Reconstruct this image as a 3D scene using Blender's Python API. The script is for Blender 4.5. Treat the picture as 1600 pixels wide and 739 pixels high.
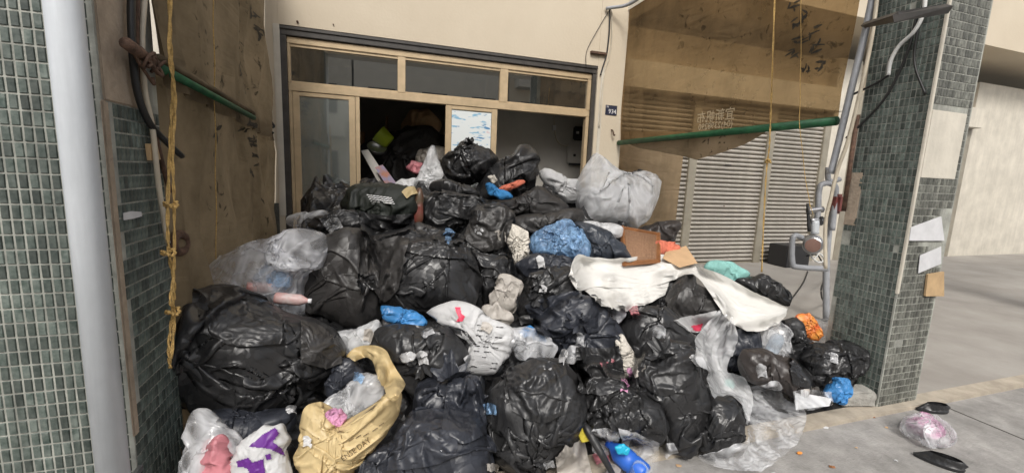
import bpy, bmesh, math, random
import numpy as np
from mathutils import Vector, Matrix
from mathutils.bvhtree import BVHTree

for o in list(bpy.data.objects): bpy.data.objects.remove(o)
sc = bpy.context.scene
random.seed(7)

# ---------------------------------------------------------------- camera
CAMZ = 1.55
FPX = 662.84                                   # focal length in pixels of the 1600 px wide photograph
def view_rows(pitch=.147598, roll=.041307, yaw=-.317777):
    cp, sp, cr, sr, cy, sy = math.cos(pitch), math.sin(pitch), math.cos(roll), math.sin(roll), math.cos(yaw), math.sin(yaw)
    Ry = np.array([[cy, sy, 0], [-sy, cy, 0], [0, 0, 1]])
    W = np.array([[1, 0, 0], [0, 0, -1], [0, 1, 0]])
    Rx = np.array([[1, 0, 0], [0, cp, -sp], [0, sp, cp]])
    Rz = np.array([[cr, -sr, 0], [sr, cr, 0], [0, 0, 1]])
    return Rz@Rx@W@Ry                          # rows: right, down, forward in world axes
MV = view_rows()
EYE = np.array([0, 0, CAMZ])
cam = bpy.data.cameras.new('camera'); camo = bpy.data.objects.new('camera', cam)
sc.collection.objects.link(camo)
cam.sensor_width = 36; cam.lens = FPX/1600*36; cam.clip_start = .05; cam.clip_end = 500
mw = Matrix.Identity(4)
for i in range(3):
    mw[i][0] = MV[0][i]; mw[i][1] = -MV[1][i]; mw[i][2] = -MV[2][i]; mw[i][3] = EYE[i]
camo.matrix_world = mw
sc.camera = camo

# ---------------------------------------------------------------- sky, sun, exposure
SUN_EL, SUN_AZ = math.radians(46), math.radians(196)      # azimuth from +Y clockwise: behind the camera, a little to the left
wd = bpy.data.worlds.new('World'); sc.world = wd; wd.use_nodes = True
nt = wd.node_tree; bgn = nt.nodes['Background']
sky = nt.nodes.new('ShaderNodeTexSky'); sky.sky_type = 'NISHITA'; sky.sun_disc = False
sky.sun_elevation = SUN_EL; sky.sun_rotation = SUN_AZ; sky.dust_density = 4; sky.air_density = 1.0; sky.ozone_density = 1
hs = nt.nodes.new('ShaderNodeHueSaturation'); hs.inputs['Saturation'].default_value = .35
nt.links.new(sky.outputs[0], hs.inputs['Color']); nt.links.new(hs.outputs[0], bgn.inputs[0]); bgn.inputs[1].default_value = .13
sun = bpy.data.lights.new('sun', 'SUN'); sun.energy = 1.3; sun.angle = math.radians(16); sun.color = (1, .96, .9)
suno = bpy.data.objects.new('sun', sun); sc.collection.objects.link(suno)
sd = Vector((math.sin(SUN_AZ)*math.cos(SUN_EL), math.cos(SUN_AZ)*math.cos(SUN_EL), math.sin(SUN_EL)))
suno.rotation_euler = sd.to_track_quat('Z', 'Y').to_euler(); suno.location = (0, -6, 12)
sc.view_settings.view_transform = 'Standard'; sc.view_settings.look = 'None'
sc.view_settings.gamma = 1; sc.view_settings.use_curve_mapping = False
sc.view_settings.exposure = .56
try:
    sc.cycles.max_bounces = 5; sc.cycles.diffuse_bounces = 3; sc.cycles.glossy_bounces = 2; sc.cycles.transparent_max_bounces = 10
except Exception: pass

# ---------------------------------------------------------------- from pixels to places
def ray(u, v): return MV.T@np.array([(u-800)/FPX, (v-369.5)/FPX, 1.])
def at_Y(u, v, Y): d = ray(u, v); return EYE + d*Y/d[1]
def at_X(u, v, X): d = ray(u, v); return EYE + d*X/d[0]
def at_Z(u, v, Z=0.): d = ray(u, v); return EYE + d*(Z-CAMZ)/d[2]
def at_D(u, v, D): return EYE + ray(u, v)*D
HS, HY = .56, 1.6                              # the heap rises from the kerb to the door
def heap_depth(u, v):
    d = ray(u, v); return (-HS*HY-CAMZ)/(d[2]-HS*d[1])
def at_heap(u, v, off=0.): return at_D(u, v, heap_depth(u, v)+off)
FY = 5.5                                       # plane of the shop front
def fac(u, v): p = at_Y(u, v, FY); return p[0], p[2]

# ---------------------------------------------------------------- object helpers
def link(o): sc.collection.objects.link(o); return o
def tag(o, label=None, cat=None, group=None, kind=None):
    if label: o['label'] = label
    if cat: o['category'] = cat
    if group: o['group'] = group
    if kind: o['kind'] = kind
    return o
def mesh_obj(name, verts, faces, mat, parent=None, smooth=False, loc=None):
    me = bpy.data.meshes.new(name); me.from_pydata([tuple(map(float, v)) for v in verts], [], [tuple(map(int, f)) for f in faces]); me.update()
    if mat: me.materials.append(mat)
    if smooth: me.polygons.foreach_set('use_smooth', np.ones(len(me.polygons), bool))
    o = link(bpy.data.objects.new(name, me))
    if loc is not None: o.location = loc
    if parent: o.parent = parent
    return o
def bm_obj(name, bm, mat, parent=None, smooth=False, loc=None):
    bmesh.ops.recalc_face_normals(bm, faces=bm.faces[:])
    me = bpy.data.meshes.new(name); bm.to_mesh(me); bm.free()
    if mat: me.materials.append(mat)
    if smooth: me.polygons.foreach_set('use_smooth', np.ones(len(me.polygons), bool))
    o = link(bpy.data.objects.new(name, me))
    if loc is not None: o.location = loc
    if parent: o.parent = parent
    return o
def empty(name, loc=(0, 0, 0)):
    o = link(bpy.data.objects.new(name, None)); o.location = loc; o.empty_display_size = .05; return o
def b_box(bm, lo, hi, bev=0.):
    c = [(a+b)/2 for a, b in zip(lo, hi)]; s = [abs(b-a) for a, b in zip(lo, hi)]
    r = bmesh.ops.create_cube(bm, size=1, matrix=Matrix.Translation(c)@Matrix.Diagonal((*s, 1)))
    if bev: bmesh.ops.bevel(bm, geom=list({e for v in r['verts'] for e in v.link_edges}), offset=bev, segments=2, affect='EDGES')
def box(name, lo, hi, mat, parent=None, bev=0.):
    bm = bmesh.new(); b_box(bm, lo, hi, bev); return bm_obj(name, bm, mat, parent)
def b_tube(bm, pts, rad, n=10, cap=True):
    pts = [Vector(p) for p in pts]; rads = rad if hasattr(rad, '__len__') else [rad]*len(pts)
    rings = []; up = Vector((.13, .21, .97))
    for i, p in enumerate(pts):
        t = (pts[min(i+1, len(pts)-1)]-pts[max(i-1, 0)]).normalized()
        a = t.cross(up)
        if a.length < .05: a = t.cross(Vector((1, 0, 0)))
        a.normalize(); b = a.cross(t).normalized()
        rings.append([bm.verts.new(p+(a*math.cos(k*2*math.pi/n)+b*math.sin(k*2*math.pi/n))*rads[i]) for k in range(n)])
    for r0, r1 in zip(rings, rings[1:]):
        for k in range(n): bm.faces.new((r0[k], r0[(k+1) % n], r1[(k+1) % n], r1[k]))
    if cap: bm.faces.new(rings[0][::-1]); bm.faces.new(rings[-1])
def spline(pts, m=8):
    P = [np.array(p, float) for p in pts]; P = [2*P[0]-P[1]]+P+[2*P[-1]-P[-2]]; out = []
    for i in range(1, len(P)-2):
        for k in range(m):
            t = k/m; a, b, c, d = P[i-1], P[i], P[i+1], P[i+2]
            out.append(.5*(2*b+(c-a)*t+(2*a-5*b+4*c-d)*t*t+(3*b-a-3*c+d)*t**3))
    out.append(P[-2]); return out
def tube(name, pts, rad, mat, parent=None, n=10, smooth=True):
    bm = bmesh.new(); b_tube(bm, pts, rad, n); return bm_obj(name, bm, mat, parent, smooth)
def b_lathe(bm, prof, n=20, mtx=Matrix.Identity(4)):
    rings = []
    for r, z in prof: rings.append([bm.verts.new(mtx@Vector((max(r, .0004)*math.cos(k*2*math.pi/n), max(r, .0004)*math.sin(k*2*math.pi/n), z))) for k in range(n)])
    for r0, r1 in zip(rings, rings[1:]):
        for k in range(n): bm.faces.new((r0[k], r0[(k+1) % n], r1[(k+1) % n], r1[k]))
def frame_mtx(loc, zdir, xdir=(1, 0, 0)):
    z = Vector(zdir).normalized(); x = Vector(xdir); x = (x-z*x.dot(z)).normalized(); y = z.cross(x)
    m = Matrix((x, y, z)).transposed().to_4x4(); m.translation = Vector(loc); return m

# ---------------------------------------------------------------- materials
def mat(name, col, rough=.6, var=.0, vscale=6., bump=0., bscale=40., spec=.5, metal=0., alpha=1., avar=0., detail=6, col2=None, island=False, streak=0.):
    m = bpy.data.materials.new(name); m.use_nodes = True; n = m.node_tree; N = n.nodes; L = n.links
    b = N['Principled BSDF']; b.inputs['Roughness'].default_value = rough; b.inputs['Specular IOR Level'].default_value = spec
    b.inputs['Metallic'].default_value = metal; b.inputs['Base Color'].default_value = (*col, 1)
    tc = N.new('ShaderNodeTexCoord')
    if var or col2:
        no = N.new('ShaderNodeTexNoise'); no.inputs['Scale'].default_value = vscale; no.inputs['Detail'].default_value = detail; no.inputs['Roughness'].default_value = .62
        L.new(tc.outputs['Object'], no.inputs['Vector'])
        rp = N.new('ShaderNodeValToRGB'); rp.color_ramp.elements[0].position = .32; rp.color_ramp.elements[1].position = .68
        c2 = col2 or tuple(min(1, c*(1+var)) for c in col); c1 = col if col2 else tuple(c*(1-var) for c in col)
        rp.color_ramp.elements[0].color = (*c1, 1); rp.color_ramp.elements[1].color = (*c2, 1)
        L.new(no.outputs[0], rp.inputs[0]); last = rp.outputs[0]
        if island:
            g = N.new('ShaderNodeNewGeometry'); oi = N.new('ShaderNodeObjectInfo'); ad = N.new('ShaderNodeMath'); ad.operation = 'ADD'
            L.new(g.outputs['Random Per Island'], ad.inputs[0]); L.new(oi.outputs['Random'], ad.inputs[1])
            fr = N.new('ShaderNodeMath'); fr.operation = 'FRACT'; L.new(ad.outputs[0], fr.inputs[0])
            mr = N.new('ShaderNodeMapRange'); mr.inputs[3].default_value = .55; mr.inputs[4].default_value = 1.45; L.new(fr.outputs[0], mr.inputs[0])
            mx = N.new('ShaderNodeMix'); mx.data_type = 'RGBA'; mx.blend_type = 'MULTIPLY'; mx.inputs[0].default_value = 1
            L.new(last, mx.inputs[6]); L.new(mr.outputs[0], mx.inputs[7]); last = mx.outputs[2]
        if streak:
            mp = N.new('ShaderNodeMapping'); mp.inputs['Scale'].default_value = (5, 5, .45); L.new(tc.outputs['Object'], mp.inputs[0])
            ns = N.new('ShaderNodeTexNoise'); ns.inputs['Scale'].default_value = 1.6; ns.inputs['Detail'].default_value = 6; ns.inputs['Roughness'].default_value = .7; L.new(mp.outputs[0], ns.inputs['Vector'])
            ms_ = N.new('ShaderNodeMapRange'); ms_.inputs[1].default_value = .38; ms_.inputs[2].default_value = .62; ms_.inputs[3].default_value = 1-streak; ms_.inputs[4].default_value = 1.03; L.new(ns.outputs[0], ms_.inputs[0])
            mx = N.new('ShaderNodeMix'); mx.data_type = 'RGBA'; mx.blend_type = 'MULTIPLY'; mx.inputs[0].default_value = 1; L.new(last, mx.inputs[6]); L.new(ms_.outputs[0], mx.inputs[7]); last = mx.outputs[2]
        L.new(last, b.inputs['Base Color'])
    if bump:
        nb = N.new('ShaderNodeTexNoise'); nb.inputs['Scale'].default_value = bscale; nb.inputs['Detail'].default_value = 5; L.new(tc.outputs['Object'], nb.inputs['Vector'])
        bp = N.new('ShaderNodeBump'); bp.inputs['Strength'].default_value = bump; bp.inputs['Distance'].default_value = .01
        L.new(nb.outputs[0], bp.inputs['Height']); L.new(bp.outputs[0], b.inputs['Normal'])
    if alpha < 1:
        if avar:
            na = N.new('ShaderNodeTexNoise'); na.inputs['Scale'].default_value = 9; na.inputs['Detail'].default_value = 4; L.new(tc.outputs['Object'], na.inputs['Vector'])
            mr = N.new('ShaderNodeMapRange'); mr.inputs[1].default_value = .3; mr.inputs[2].default_value = .7; mr.inputs[3].default_value = alpha-avar; mr.inputs[4].default_value = alpha+avar
            L.new(na.outputs[0], mr.inputs[0]); L.new(mr.outputs[0], b.inputs['Alpha'])
        else: b.inputs['Alpha'].default_value = alpha
    return m

def film(name, col, rough=.32, var=.15, crease=.5, cscale=14., alpha=1., avar=0., trans=0., spec=.5, rvar=.1, facet=.0):
    """thin plastic: broad sheen, fine pulled creases"""
    m = bpy.data.materials.new(name); m.use_nodes = True; n = m.node_tree; N = n.nodes; L = n.links
    b = N['Principled BSDF']; b.inputs['Specular IOR Level'].default_value = spec
    tc = N.new('ShaderNodeTexCoord')
    no = N.new('ShaderNodeTexNoise'); no.inputs['Scale'].default_value = 5; no.inputs['Detail'].default_value = 2; L.new(tc.outputs['Object'], no.inputs['Vector'])
    rp = N.new('ShaderNodeValToRGB'); rp.color_ramp.elements[0].position = .3; rp.color_ramp.elements[1].position = .7
    rp.color_ramp.elements[0].color = (*[c*(1-var) for c in col], 1); rp.color_ramp.elements[1].color = (*[min(1, c*(1+var)) for c in col], 1)
    L.new(no.outputs[0], rp.inputs[0]); L.new(rp.outputs[0], b.inputs['Base Color'])
    mr = N.new('ShaderNodeMapRange'); mr.inputs[1].default_value = .3; mr.inputs[2].default_value = .7; mr.inputs[3].default_value = rough-rvar; mr.inputs[4].default_value = rough+rvar
    L.new(no.outputs[0], mr.inputs[0]); L.new(mr.outputs[0], b.inputs['Roughness'])
    # creases: ridged warped noise, two sizes
    wn = N.new('ShaderNodeTexNoise'); wn.inputs['Scale'].default_value = cscale*.5; wn.inputs['Detail'].default_value = 0; L.new(tc.outputs['Object'], wn.inputs['Vector'])
    mxv = N.new('ShaderNodeMix'); mxv.data_type = 'VECTOR'; mxv.inputs[0].default_value = .22
    L.new(tc.outputs['Object'], mxv.inputs[4]); L.new(wn.outputs['Color'], mxv.inputs[5])
    h = None
    for s, w in ((cscale, 1.), (cscale*2.6, .45)):
        mp = N.new('ShaderNodeMapping'); mp.inputs['Scale'].default_value = (1, .45, .8) if s == cscale else (.6, 1, .5); mp.inputs['Rotation'].default_value = (.6, .4, .9*w)
        L.new(mxv.outputs[1], mp.inputs[0])
        nn = N.new('ShaderNodeTexNoise'); nn.inputs['Scale'].default_value = s; nn.inputs['Detail'].default_value = 1; nn.inputs['Roughness'].default_value = .5; L.new(mp.outputs[0], nn.inputs['Vector'])
        a = N.new('ShaderNodeMath'); a.operation = 'SUBTRACT'; a.inputs[1].default_value = .5; L.new(nn.outputs[0], a.inputs[0])
        ab = N.new('ShaderNodeMath'); ab.operation = 'ABSOLUTE'; L.new(a.outputs[0], ab.inputs[0])
        mu = N.new('ShaderNodeMath'); mu.operation = 'MULTIPLY'; mu.inputs[1].default_value = -w; L.new(ab.outputs[0], mu.inputs[0])
        if h is None: h = mu
        else:
            ad = N.new('ShaderNodeMath'); L.new(h.outputs[0], ad.inputs[0]); L.new(mu.outputs[0], ad.inputs[1]); h = ad
    bp = N.new('ShaderNodeBump'); bp.inputs['Strength'].default_value = crease; bp.inputs['Distance'].default_value = .05
    L.new(h.outputs[0], bp.inputs['Height'])
    if facet:                                    # flat facets meeting at sharp creases
        tot = None
        for s, w in ((13., 1.), (30., .7)):
            mp = N.new('ShaderNodeMapping'); mp.inputs['Scale'].default_value = (s, s*.55, s*.8) if w == 1 else (s*.6, s, s*.7); mp.inputs['Rotation'].default_value = (.5, .9*w, .3); L.new(mxv.outputs[1], mp.inputs[0])
            vo = N.new('ShaderNodeTexVoronoi'); vo.inputs['Scale'].default_value = 1; L.new(mp.outputs[0], vo.inputs['Vector'])
            df = N.new('ShaderNodeVectorMath'); df.operation = 'SUBTRACT'; L.new(mp.outputs[0], df.inputs[0]); L.new(vo.outputs['Position'], df.inputs[1])
            ce = N.new('ShaderNodeVectorMath'); ce.operation = 'SUBTRACT'; ce.inputs[1].default_value = (.5, .5, .5); L.new(vo.outputs['Color'], ce.inputs[0])
            dt = N.new('ShaderNodeVectorMath'); dt.operation = 'DOT_PRODUCT'; L.new(df.outputs[0], dt.inputs[0]); L.new(ce.outputs[0], dt.inputs[1])
            mu = N.new('ShaderNodeMath'); mu.operation = 'MULTIPLY'; mu.inputs[1].default_value = facet*w/s; L.new(dt.outputs['Value'], mu.inputs[0])
            if tot is None: tot = mu
            else:
                ad = N.new('ShaderNodeMath'); L.new(tot.outputs[0], ad.inputs[0]); L.new(mu.outputs[0], ad.inputs[1]); tot = ad
        b3 = N.new('ShaderNodeBump'); b3.inputs['Strength'].default_value = 1; b3.inputs['Distance'].default_value = 1; L.new(tot.outputs[0], b3.inputs['Height']); L.new(bp.outputs[0], b3.inputs['Normal']); L.new(b3.outputs[0], b.inputs['Normal'])
    else: L.new(bp.outputs[0], b.inputs['Normal'])
    if alpha < 1:
        mr = N.new('ShaderNodeMapRange'); mr.inputs[1].default_value = -.25; mr.inputs[2].default_value = 0; mr.inputs[3].default_value = alpha-avar; mr.inputs[4].default_value = alpha+avar
        L.new(h.outputs[0], mr.inputs[0]); L.new(mr.outputs[0], b.inputs['Alpha'])
    if trans:
        tr = N.new('ShaderNodeBsdfTranslucent'); L.new(rp.outputs[0], tr.inputs[0]); ms = N.new('ShaderNodeMixShader'); ms.inputs[0].default_value = trans
        out = N['Material Output']; L.new(b.outputs[0], ms.inputs[1]); L.new(tr.outputs[0], ms.inputs[2])
        if alpha < 1:
            tp = N.new('ShaderNodeBsdfTransparent'); m2 = N.new('ShaderNodeMixShader'); b.inputs['Alpha'].default_value = 1
            for l in list(b.inputs['Alpha'].links): L.remove(l)
            L.new(mr.outputs[0], m2.inputs[0]); L.new(tp.outputs[0], m2.inputs[1]); L.new(ms.outputs[0], m2.inputs[2]); L.new(m2.outputs[0], out.inputs[0])
        else: L.new(ms.outputs[0], out.inputs[0])
    return m

K = {}
K['black'] = film('black_plastic', (.026, .026, .027), .37, crease=.22, cscale=9, spec=.5, facet=.55)
K['black_b'] = film('blue_black_plastic', (.029, .032, .041), .39, crease=.22, cscale=10, spec=.5, facet=.6)
K['black_g'] = film('grey_black_plastic', (.038, .036, .035), .45, crease=.18, cscale=8, spec=.45, facet=.45)
K['black_c'] = film('crinkled_black_plastic', (.023, .023, .024), .35, crease=.3, cscale=12, spec=.5, facet=.75)
K['brown'] = film('brown_black_plastic', (.042, .035, .032), .42, crease=.2, cscale=10, facet=.5)
K['slate'] = film('slate_plastic', (.035, .042, .055), .42, crease=.2, cscale=9, facet=.35)
K['dark_green'] = film('dark_green_cloth', (.011, .015, .011), .6, crease=.3, cscale=12)
K['white_bag'] = film('white_plastic', (.70, .70, .70), .42, var=.06, crease=.2, cscale=12, trans=.25, facet=.45)
K['cream_bag'] = film('cream_plastic', (.56, .52, .47), .45, var=.1, crease=.2, cscale=12, trans=.25, facet=.45)
K['milky'] = film('milky_plastic', (.92, .93, .94), .2, var=.03, crease=.15, cscale=9, alpha=.56, avar=.18, trans=.25, facet=.35)
K['clear'] = film('clear_plastic', (.90, .91, .95), .16, var=.04, crease=.2, cscale=8, alpha=.42, avar=.26, trans=.2, spec=.9, facet=.5)
K['clear_w'] = film('hazy_plastic', (.88, .89, .91), .16, var=.04, crease=.2, cscale=9, alpha=.40, avar=.28, trans=.2, spec=.9, facet=.6)
K['blue'] = film('blue_plastic', (.06, .25, .56), .36, var=.25, crease=.3, cscale=14, trans=.15, facet=.7)
K['blue_mesh'] = film('pale_blue_plastic', (.28, .47, .78), .25, var=.4, crease=.5, cscale=20, alpha=.7, avar=.28, trans=.2, facet=.8, spec=.8)
K['yellow'] = film('yellow_plastic', (.74, .58, .31), .42, var=.08, crease=.2, cscale=12, trans=.25, facet=.5)
K['orange'] = film('orange_plastic', (.80, .30, .06), .4, var=.3, crease=.5, cscale=16)
K['salmon'] = film('salmon_cloth', (.66, .19, .12), .8, var=.15, crease=.4, cscale=14, spec=.2, facet=.6)
K['pink'] = film('pink_plastic', (.72, .34, .54), .45, var=.3, crease=.5, cscale=22, trans=.2, facet=.8)
K['rose'] = film('rose_plastic', (.58, .22, .25), .42, var=.25, crease=.3, cscale=16, trans=.2, facet=.7)
K['red_cloth'] = film('red_cloth', (.70, .10, .12), .7, var=.15, crease=.5, cscale=16, spec=.2)
K['blue_cloth'] = film('blue_cloth', (.05, .22, .48), .75, var=.25, crease=.5, cscale=16, spec=.2, facet=.6)
K['teal'] = film('teal_cloth', (.26, .52, .48), .8, var=.1, crease=.4, cscale=12, spec=.2, facet=.5)
K['sheet'] = film('white_cotton', (.64, .63, .60), .85, var=.05, crease=.2, cscale=7, spec=.15)
K['tissue'] = film('cream_tissue', (.62, .58, .51), .8, var=.14, crease=.5, cscale=18, spec=.2, facet=.7)
K['print_red'] = mat('red_print', (.72, .06, .12), .5)
K['print_brown'] = mat('brown_print', (.13, .085, .04), .6)
K['print_black'] = mat('black_print', (.02, .02, .02), .6)
K['print_purple'] = mat('purple_print', (.12, .02, .22), .45)
K['print_white'] = mat('white_print', (.75, .75, .75), .5)
K['plaster'] = mat('cream_plaster', (.53, .455, .345), .85, bump=.25, bscale=30, vscale=1.1, col2=(.58, .505, .39), detail=6)
K['plaster_w'] = mat('white_plaster', (.58, .54, .46), .85, var=.12, vscale=3, bump=.3, bscale=40, streak=.08)
K['wall_in'] = mat('inner_wall_paint', (.46, .44, .40), .8, var=.1, vscale=2)
K['ceiling'] = mat('ceiling_paint', (.62, .58, .50), .9, var=.06, vscale=2)
K['frame'] = mat('bronze_aluminium', (.52, .40, .25), .42, var=.12, vscale=8, metal=.25)
K['frame_d'] = mat('dark_metal_edge', (.05, .045, .04), .5, var=.3, vscale=10)
K['rust'] = mat('rusty_iron', (.10, .055, .035), .8, var=.5, vscale=30, bump=.4, bscale=90)
K['concrete'] = mat('street_concrete', (.25, .24, .225), .9, col2=(.385, .37, .35), streak=.22, vscale=3.2, bump=.5, bscale=70, detail=7)
K['floor'] = mat('arcade_concrete', (.27, .25, .225), .85, col2=(.36, .34, .31), vscale=1.6, bump=.4, bscale=60, detail=7)
K['edge'] = mat('kerb_tile', (.40, .35, .28), .8, var=.2, vscale=9, bump=.3, bscale=60)
K['asphalt'] = mat('asphalt', (.05, .05, .05), .9, var=.25, vscale=3, bump=.6, bscale=120)
K['grout'] = mat('grey_grout', (.36, .365, .325), .9, streak=.3, var=.3, vscale=9, bump=.3, bscale=90)
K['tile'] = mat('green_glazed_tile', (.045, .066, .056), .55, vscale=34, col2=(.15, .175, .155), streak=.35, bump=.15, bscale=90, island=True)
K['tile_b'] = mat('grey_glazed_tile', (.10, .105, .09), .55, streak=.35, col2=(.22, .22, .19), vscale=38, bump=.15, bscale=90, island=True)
K['bare'] = mat('bare_mortar', (.36, .29, .22), .9, var=.2, vscale=12, bump=.5, bscale=60)
K['pvc'] = mat('pale_pvc', (.55, .58, .61), .42, col2=(.63, .66, .69), vscale=3, detail=10, streak=.12, bump=.1)
K['pvc_g'] = mat('grey_pvc', (.30, .31, .33), .45, var=.15, vscale=12)
K['green_pole'] = mat('green_enamel', (.012, .095, .036), .55, var=.4, vscale=9)
K['rope'] = mat('yellow_rope', (.52, .34, .12), .8, var=.3, vscale=60, bump=.8, bscale=160)
K['cable_k'] = mat('black_cable', (.015, .015, .015), .5)
K['cable_w'] = mat('ivory_cable', (.52, .46, .36), .5, var=.15)
K['cable_g'] = mat('white_cable', (.62, .62, .6), .5)
K['shutter'] = mat('galvanised_slat', (.42, .39, .345), .45, var=.2, vscale=3, metal=.25, bump=.2, bscale=5)
K['rail'] = mat('shutter_rail', (.33, .30, .24), .5, var=.15, vscale=5, metal=.3)
K['wood'] = mat('brown_wood', (.26, .11, .04), .45, var=.3, vscale=12, bump=.2, bscale=60)
K['cane'] = mat('woven_cane', (.33, .19, .11), .7, var=.2, vscale=50)
K['board'] = mat('pale_board', (.48, .33, .18), .8, var=.15, vscale=12)
K['card'] = mat('cardboard', (.52, .34, .19), .85, var=.1, vscale=10)
K['paper'] = mat('white_paper', (.60, .60, .61), .8, var=.08, vscale=14)
K['block'] = mat('concrete_block', (.33, .32, .29), .95, var=.2, vscale=20, bump=.8, bscale=60)
K['steel'] = mat('brushed_steel', (.45, .45, .46), .32, var=.1, metal=.9)
K['motor'] = mat('motor_cap', (.36, .22, .18), .4, var=.2, metal=.4)
K['dark'] = mat('dark_plastic', (.025, .025, .027), .5)
K['red'] = mat('red_enamel', (.16, .05, .045), .45, var=.2)
K['lime'] = mat('lime_plastic', (.36, .48, .02), .4, var=.06)
K['glass_b'] = mat('pet_bottle', (.55, .65, .75), .12, alpha=.35)
K['cap_w'] = mat('white_cap', (.8, .8, .8), .4)
K['cap_b'] = mat('blue_cap', (.02, .10, .55), .35)
K['cyan'] = mat('cyan_plastic', (.02, .42, .62), .4)
K['yellow_p'] = mat('yellow_sponge', (.62, .52, .06), .8, var=.2, vscale=30)
K['plate'] = mat('blue_enamel', (.03, .034, .06), .35, var=.3, vscale=40)

def glass_mat(name, tint, rough, trans, haze=(.3, .34, .34), hz=.0):
    m = bpy.data.materials.new(name); m.use_nodes = True; n = m.node_tree; N = n.nodes; L = n.links; N.remove(N['Principled BSDF'])
    g = N.new('ShaderNodeBsdfGlossy'); g.inputs['Roughness'].default_value = rough
    t = N.new('ShaderNodeBsdfTransparent'); t.inputs[0].default_value = (*tint, 1)
    d = N.new('ShaderNodeBsdfDiffuse'); d.inputs[0].default_value = (*haze, 1)
    fr = N.new('ShaderNodeFresnel'); fr.inputs[0].default_value = 1.5
    mr = N.new('ShaderNodeMath'); mr.operation = 'MULTIPLY_ADD'; mr.inputs[1].default_value = 4.0; mr.inputs[2].default_value = .2; L.new(fr.outputs[0], mr.inputs[0])
    m1 = N.new('ShaderNodeMixShader'); m1.inputs[0].default_value = hz; L.new(t.outputs[0], m1.inputs[1]); L.new(d.outputs[0], m1.inputs[2])
    m2 = N.new('ShaderNodeMixShader'); L.new(mr.outputs[0], m2.inputs[0]); L.new(m1.outputs[0], m2.inputs[1]); L.new(g.outputs[0], m2.inputs[2])
    L.new(m2.outputs[0], N['Material Output'].inputs[0]); return m
K['glass'] = glass_mat('window_glass', (.55, .56, .53), .01, 1, hz=.05)
K['glass_f'] = glass_mat('dusty_glass', (.62, .68, .64), .04, 1, haze=(.36, .40, .38), hz=.42)

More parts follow.
